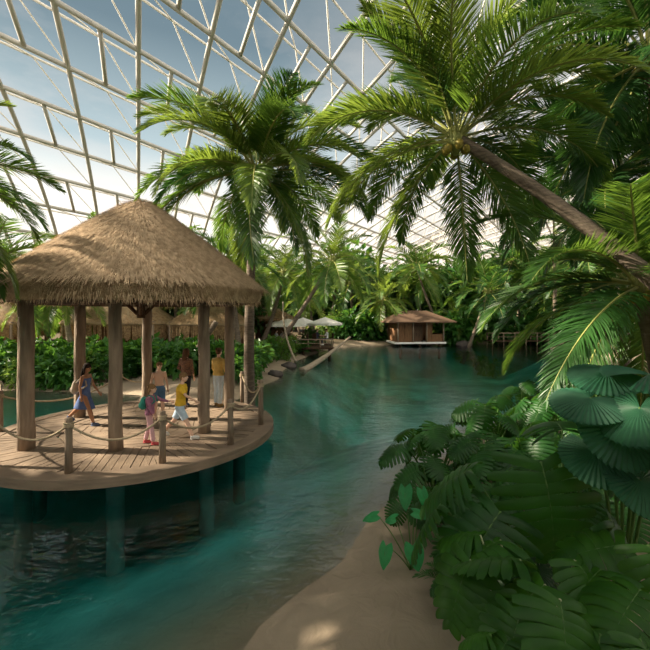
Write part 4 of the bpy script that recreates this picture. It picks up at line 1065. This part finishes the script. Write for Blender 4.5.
# the big hanging leaf and its neighbours
b_ = V(2.0, 3.35, gz(2.0, 3.35))
plant(b_, [(at(541, 462, 3.15), -1.35, -1.15, .72), (at(500, 512, 3.1), -2.6, -.55, .62), (at(470, 470, 3.5), 2.7, -.5, .6), (at(585, 440, 3.6), -.5, -.5, .55), (at(440, 505, 3.4), 3.0, -.8, .5), (at(562, 430, 3.9), 1.2, .1, .6), (at(610, 520, 3.0), -.6, -.9, .5)],
      'monstera with the largest hanging split leaf, right of centre in the leaf wall', kind='monstera', sr=.013)
b_ = V(1.45, 2.75, gz(1.45, 2.75))
plant(b_, [(at(545, 585, 2.55), -2.9, -.35, .55), (at(575, 560, 2.7), -1.2, -.5, .42), (at(490, 590, 2.6), -2.1, -.8, .4), (at(560, 640, 2.1), -1.4, -.3, .34), (at(480, 535, 3.0), 2.4, -.2, .42), (at(520, 560, 2.6), 2.6, -.1, .5), (at(470, 560, 2.75), -2.5, -.75, .5), (at(560, 600, 2.2), -1.9, -.45, .46), (at(520, 615, 2.3), -2.4, -.7, .4), (at(500, 540, 2.9), -3.0, -.3, .5)],
      'philodendron with broad shallow lobed leaves and pale stalks at the bottom', name='philodendron', kind='lobed', stalk='stemwhite')
b_ = V(2.25, 2.65, gz(2.25, 2.65))
plant(b_, [(at(640, 590, 2.35), -2.6, -.2, .5), (at(625, 545, 2.7), 2.9, -.2, .55), (at(648, 545, 2.5), -1.4, -.6, .45), (at(600, 635, 2.2), -2.3, -.5, .4), (at(640, 640, 2.1), -1.3, -.6, .4), (at(600, 570, 2.6), -2.9, -.5, .5)],
      'dark philodendron with lobed leaves in the bottom right corner', name='philodendron', kind='lobed')
b_ = V(1.15, 2.5, gz(1.15, 2.5))
plant(b_, [(at(508, 640, 2.2), -2.6, -.4, .26), (at(530, 635, 2.2), -1.2, -.4, .28), (at(490, 635, 2.25), 2.7, -.3, .22), (at(548, 640, 2.15), -.4, -.4, .26)], 'small young philodendron at the bottom edge beside the sand', name='philodendron', kind='lobed')
# round fan palm
b_ = V(2.75, 3.7, gz(2.75, 3.7))
plant(b_, [(at(607, 372, 3.35), -2.6, -.25, .3), (at(590, 398, 3.1), -2.7, -.25, .29), (at(640, 408, 2.85), -2.3, -.6, .31), (at(622, 428, 2.95), -2.2, -.75, .31), (at(598, 452, 3.05), -1.8, -.6, .28), (at(640, 480, 2.9), -1.5, -.7, .27), (at(648, 375, 3.1), .2, -.1, .33), (at(660, 440, 2.9), 0, -.6, .33)],
      'fan palm with large round pleated blue green leaves at the right edge', name='fan_palm', kind='licuala', cat='palm', sr=.012)
# heart leafed plant on the sand
b_ = G(412, 562, .22); b_.z = gz(b_.x, b_.y)
plant(b_, [(at(405, 488, 5.0), -1.9, -1.0, .26), (at(422, 490, 5.1), -1.1, -1.0, .24), (at(377, 515, 4.9), 3.0, -.3, .2), (at(414, 512, 4.9), -.2, -.15, .2), (at(386, 546, 4.75), -2.2, -1.0, .25), (at(413, 546, 4.7), -1.3, -1.1, .27), (at(395, 518, 5.2), 2.4, -.4, .2)],
      'small bright plant with heart shaped leaves standing alone on the sand by the water', name='taro_plant', kind='taro', sr=.006)
# dark spiky palm
b_ = V(2.3, 3.9, gz(2.3, 3.9))
plant(b_, [(at(532, 545, 3.5), -1.6, -.5, .38), (at(560, 535, 3.6), -.9, -.3, .36), (at(515, 530, 3.7), 2.8, -.3, .34), (at(545, 515, 3.9), 1.2, .2, .34), (at(535, 570, 3.2), -1.9, -.7, .3)], 'dark palm with narrow spiky fingers, low between the monsteras', name='fan_palm', kind='spike', cat='palm')
# small feathery palms
mini = [frond_mesh(.5, math.radians(a), math.radians(d_), 15, .026, .17, 90+a, 3, .5, .005).mesh('frond', [M['monstera'], M['petiole']], False) for a, d_ in ((75,60),(50,80),(25,70))]
def mini_palm(x, y, n, s_, label, group=None, stem=.25):
    z = gz(x, y); r = empty('parlour_palm', (x, y, z), U(0,6), label, 'palm', group)
    m = MB()
    for k in range(4): m.tube([V(U(-.05,.05), U(-.05,.05), -.05), V(U(-.04,.04), U(-.04,.04), stem)], .008, 5)
    m.build('stems', M['petiole'], r)
    for k in range(n):
        o = obj('frond', mini[k % 3], r); o.location = (U(-.05,.05), U(-.05,.05), stem*U(.5,1.1)); o.rotation_euler = (0, 0, k*2.4+U(-.2,.2)); o.scale = (s_*U(.8,1.1),)*3
for (px, py, z0, lab) in ((447, 592, .3, 'small feathery palm at the edge of the sand'), (455, 566, .3, 'small feathery palm just behind the one at the edge of the sand'), (475, 610, .35, 'small feathery palm hiding behind the bright lobed leaves')):
    q = G(px, py, z0); mini_palm(q.x, q.y, 12, .62, lab)
# ground cover between the plants on the shaded bank
random.seed(88)
for k in range(26):
    x = U(2.2, 7.5); y = U(2.6, 9.5)
    if x < 1.9+.25*(y-3): x += 1.0
    if k % 2: rosette(x, y, 7, U(.4,.7), .35, U(.3,.42), 'lobed' if k % 4 == 1 else 'monstera', 'low leafy undergrowth plant in the shade of the monstera thicket', U(0,6), name='undergrowth_plant', group='undergrowth below the monsteras')
    else: mini_palm(x, y, 12, U(.8,1.2), 'small feathery palm growing inside the monstera thicket', 'feathery palms inside the thicket')
for k in range(16):
    a = U(0,1); x = 8.5+a*7+U(-1,1); y = 10.8+a*3+U(-1.2,.3)
    bush(x, y, U(.7,1.1), random.choice(bush_me[0]+fern_me), 'leafy shrub on the right hand bank behind the monsteras', 'shrubs on the near right bank')

for (x, y, s_, lab) in ((3.5, -6.2, 1.6, 'unseen shade tree added behind the viewer, centre'), (-5, -8.5, 1.8, 'unseen shade tree added behind the viewer, towards the water'), (11, -1.6, 1.5, 'unseen shade tree added beside the viewer')):  # unseen trees, added to block skylight and darken the foreground
    tree(x, y, s_, 2, 0, lab, None)
# unseen trees added on the near left bank, outside the frame, to shade the foreground
for (x, y, s_, lab) in ((-12.6, .4, 1.9, 'unseen shade tree added on the near left bank, beyond the front of the deck'), (-19, -2.0, 2.0, 'unseen shade tree added on the near left bank, furthest from the pavilion'), (-12.5, -4.0, 1.6, 'unseen shade tree added on the near left bank, nearest the water')):
    tree(x, y, s_, 1, 0, lab, None)

# ------------------------------------------------------------------ light, sky, camera
w = bpy.data.worlds.new('World'); sc.world = w; w.use_nodes = True; nt = w.node_tree; nt.nodes.clear()
out = nd(nt, 'ShaderNodeOutputWorld'); bg = nd(nt, 'ShaderNodeBackground'); nt.links.new(bg.outputs[0], out.inputs[0])
tc = nd(nt, 'ShaderNodeTexCoord'); sp = nd(nt, 'ShaderNodeSeparateXYZ'); nt.links.new(tc.outputs['Generated'], sp.inputs[0])
r = ramp(nt, sp.outputs['Z'], [(0.0, (1.5,1.36,1.18)), (.24, (1.1,1.06,.98)), (.36, (.47,.58,.62)), (.55, (.165,.235,.28)), (1.0, (.12,.17,.21))])
mp = nd(nt, 'ShaderNodeMapping'); mp.inputs['Scale'].default_value = (1.2, 1.2, 3.2); mp.inputs['Location'].default_value = (.3,.1,0); nt.links.new(tc.outputs['Generated'], mp.inputs[0])
n = nd(nt, 'ShaderNodeTexNoise'); n.inputs['Scale'].default_value = 2.1; n.inputs['Detail'].default_value = 7; n.inputs['Roughness'].default_value = .58; nt.links.new(mp.outputs[0], n.inputs[0])
cr = ramp(nt, n.outputs[0], [(.46, (0,0,0)), (.68, (1,1,1))])
# clouds fade out towards the zenith; warm white haze on the right hand side of the sky
fz = nd(nt, 'ShaderNodeMapRange'); fz.inputs['From Min'].default_value = .3; fz.inputs['From Max'].default_value = .62; fz.inputs['To Min'].default_value = .75; fz.inputs['To Max'].default_value = .12
nt.links.new(sp.outputs['Z'], fz.inputs['Value'])
mu = nd(nt, 'ShaderNodeMath', operation='MULTIPLY'); nt.links.new(cr.outputs[0], mu.inputs[0]); nt.links.new(fz.outputs[0], mu.inputs[1])
mx = nd(nt, 'ShaderNodeMix', data_type='RGBA'); nt.links.new(mu.outputs[0], mx.inputs[0]); nt.links.new(r.outputs[0], mx.inputs[6]); mx.inputs[7].default_value = (.82,.76,.72,1)
hx = nd(nt, 'ShaderNodeMapRange'); hx.inputs['From Min'].default_value = -.1; hx.inputs['From Max'].default_value = .5; hx.inputs['To Max'].default_value = .75
nt.links.new(sp.outputs['X'], hx.inputs['Value'])
mx2 = nd(nt, 'ShaderNodeMix', data_type='RGBA'); nt.links.new(hx.outputs[0], mx2.inputs[0]); nt.links.new(mx.outputs[2], mx2.inputs[6]); mx2.inputs[7].default_value = (.70,.66,.63,1)
nt.links.new(mx2.outputs[2], bg.inputs[0]); bg.inputs[1].default_value = 1.0
fy = nd(nt, 'ShaderNodeMapRange'); fy.inputs['From Min'].default_value = .15; fy.inputs['From Max'].default_value = -.5
nt.links.new(sp.outputs['Y'], fy.inputs['Value'])
mx3 = nd(nt, 'ShaderNodeMix', data_type='RGBA'); nt.links.new(fy.outputs[0], mx3.inputs[0]); nt.links.new(mx2.outputs[2], mx3.inputs[6]); mx3.inputs[7].default_value = (1.5,1.42,1.3,1)
nt.links.new(mx3.outputs[2], bg.inputs[0])
sd = Vector((-.84, .07, .50)).normalized()
L = bpy.data.lights.new('sun', 'SUN'); L.energy = 12.5; L.color = (1.0,.87,.68); L.angle = math.radians(1.0)
lo = bpy.data.objects.new('sun', L); col.objects.link(lo); lo.rotation_euler = (-sd).to_track_quat('-Z', 'Y').to_euler(); lo.location = (-30, 20, 30)
cam = bpy.data.cameras.new('camera'); cam.lens = F*36/650; cam.sensor_width = 36; cam.shift_y = -11/650; cam.clip_end = 600
co = bpy.data.objects.new('camera', cam); col.objects.link(co); co.location = (0, 0, CAMZ); co.rotation_euler = (PI/2, 0, 0)
sc.camera = co
vs_ = sc.view_settings; vs_.view_transform = 'Standard'; vs_.look = 'None'; vs_.gamma = 1; vs_.use_curve_mapping = False; vs_.exposure = 0.27
sc.cycles.max_bounces = 8; sc.cycles.transparent_max_bounces = 16; sc.cycles.diffuse_bounces = 3; sc.cycles.glossy_bounces = 3
sc.cycles.use_denoising = True
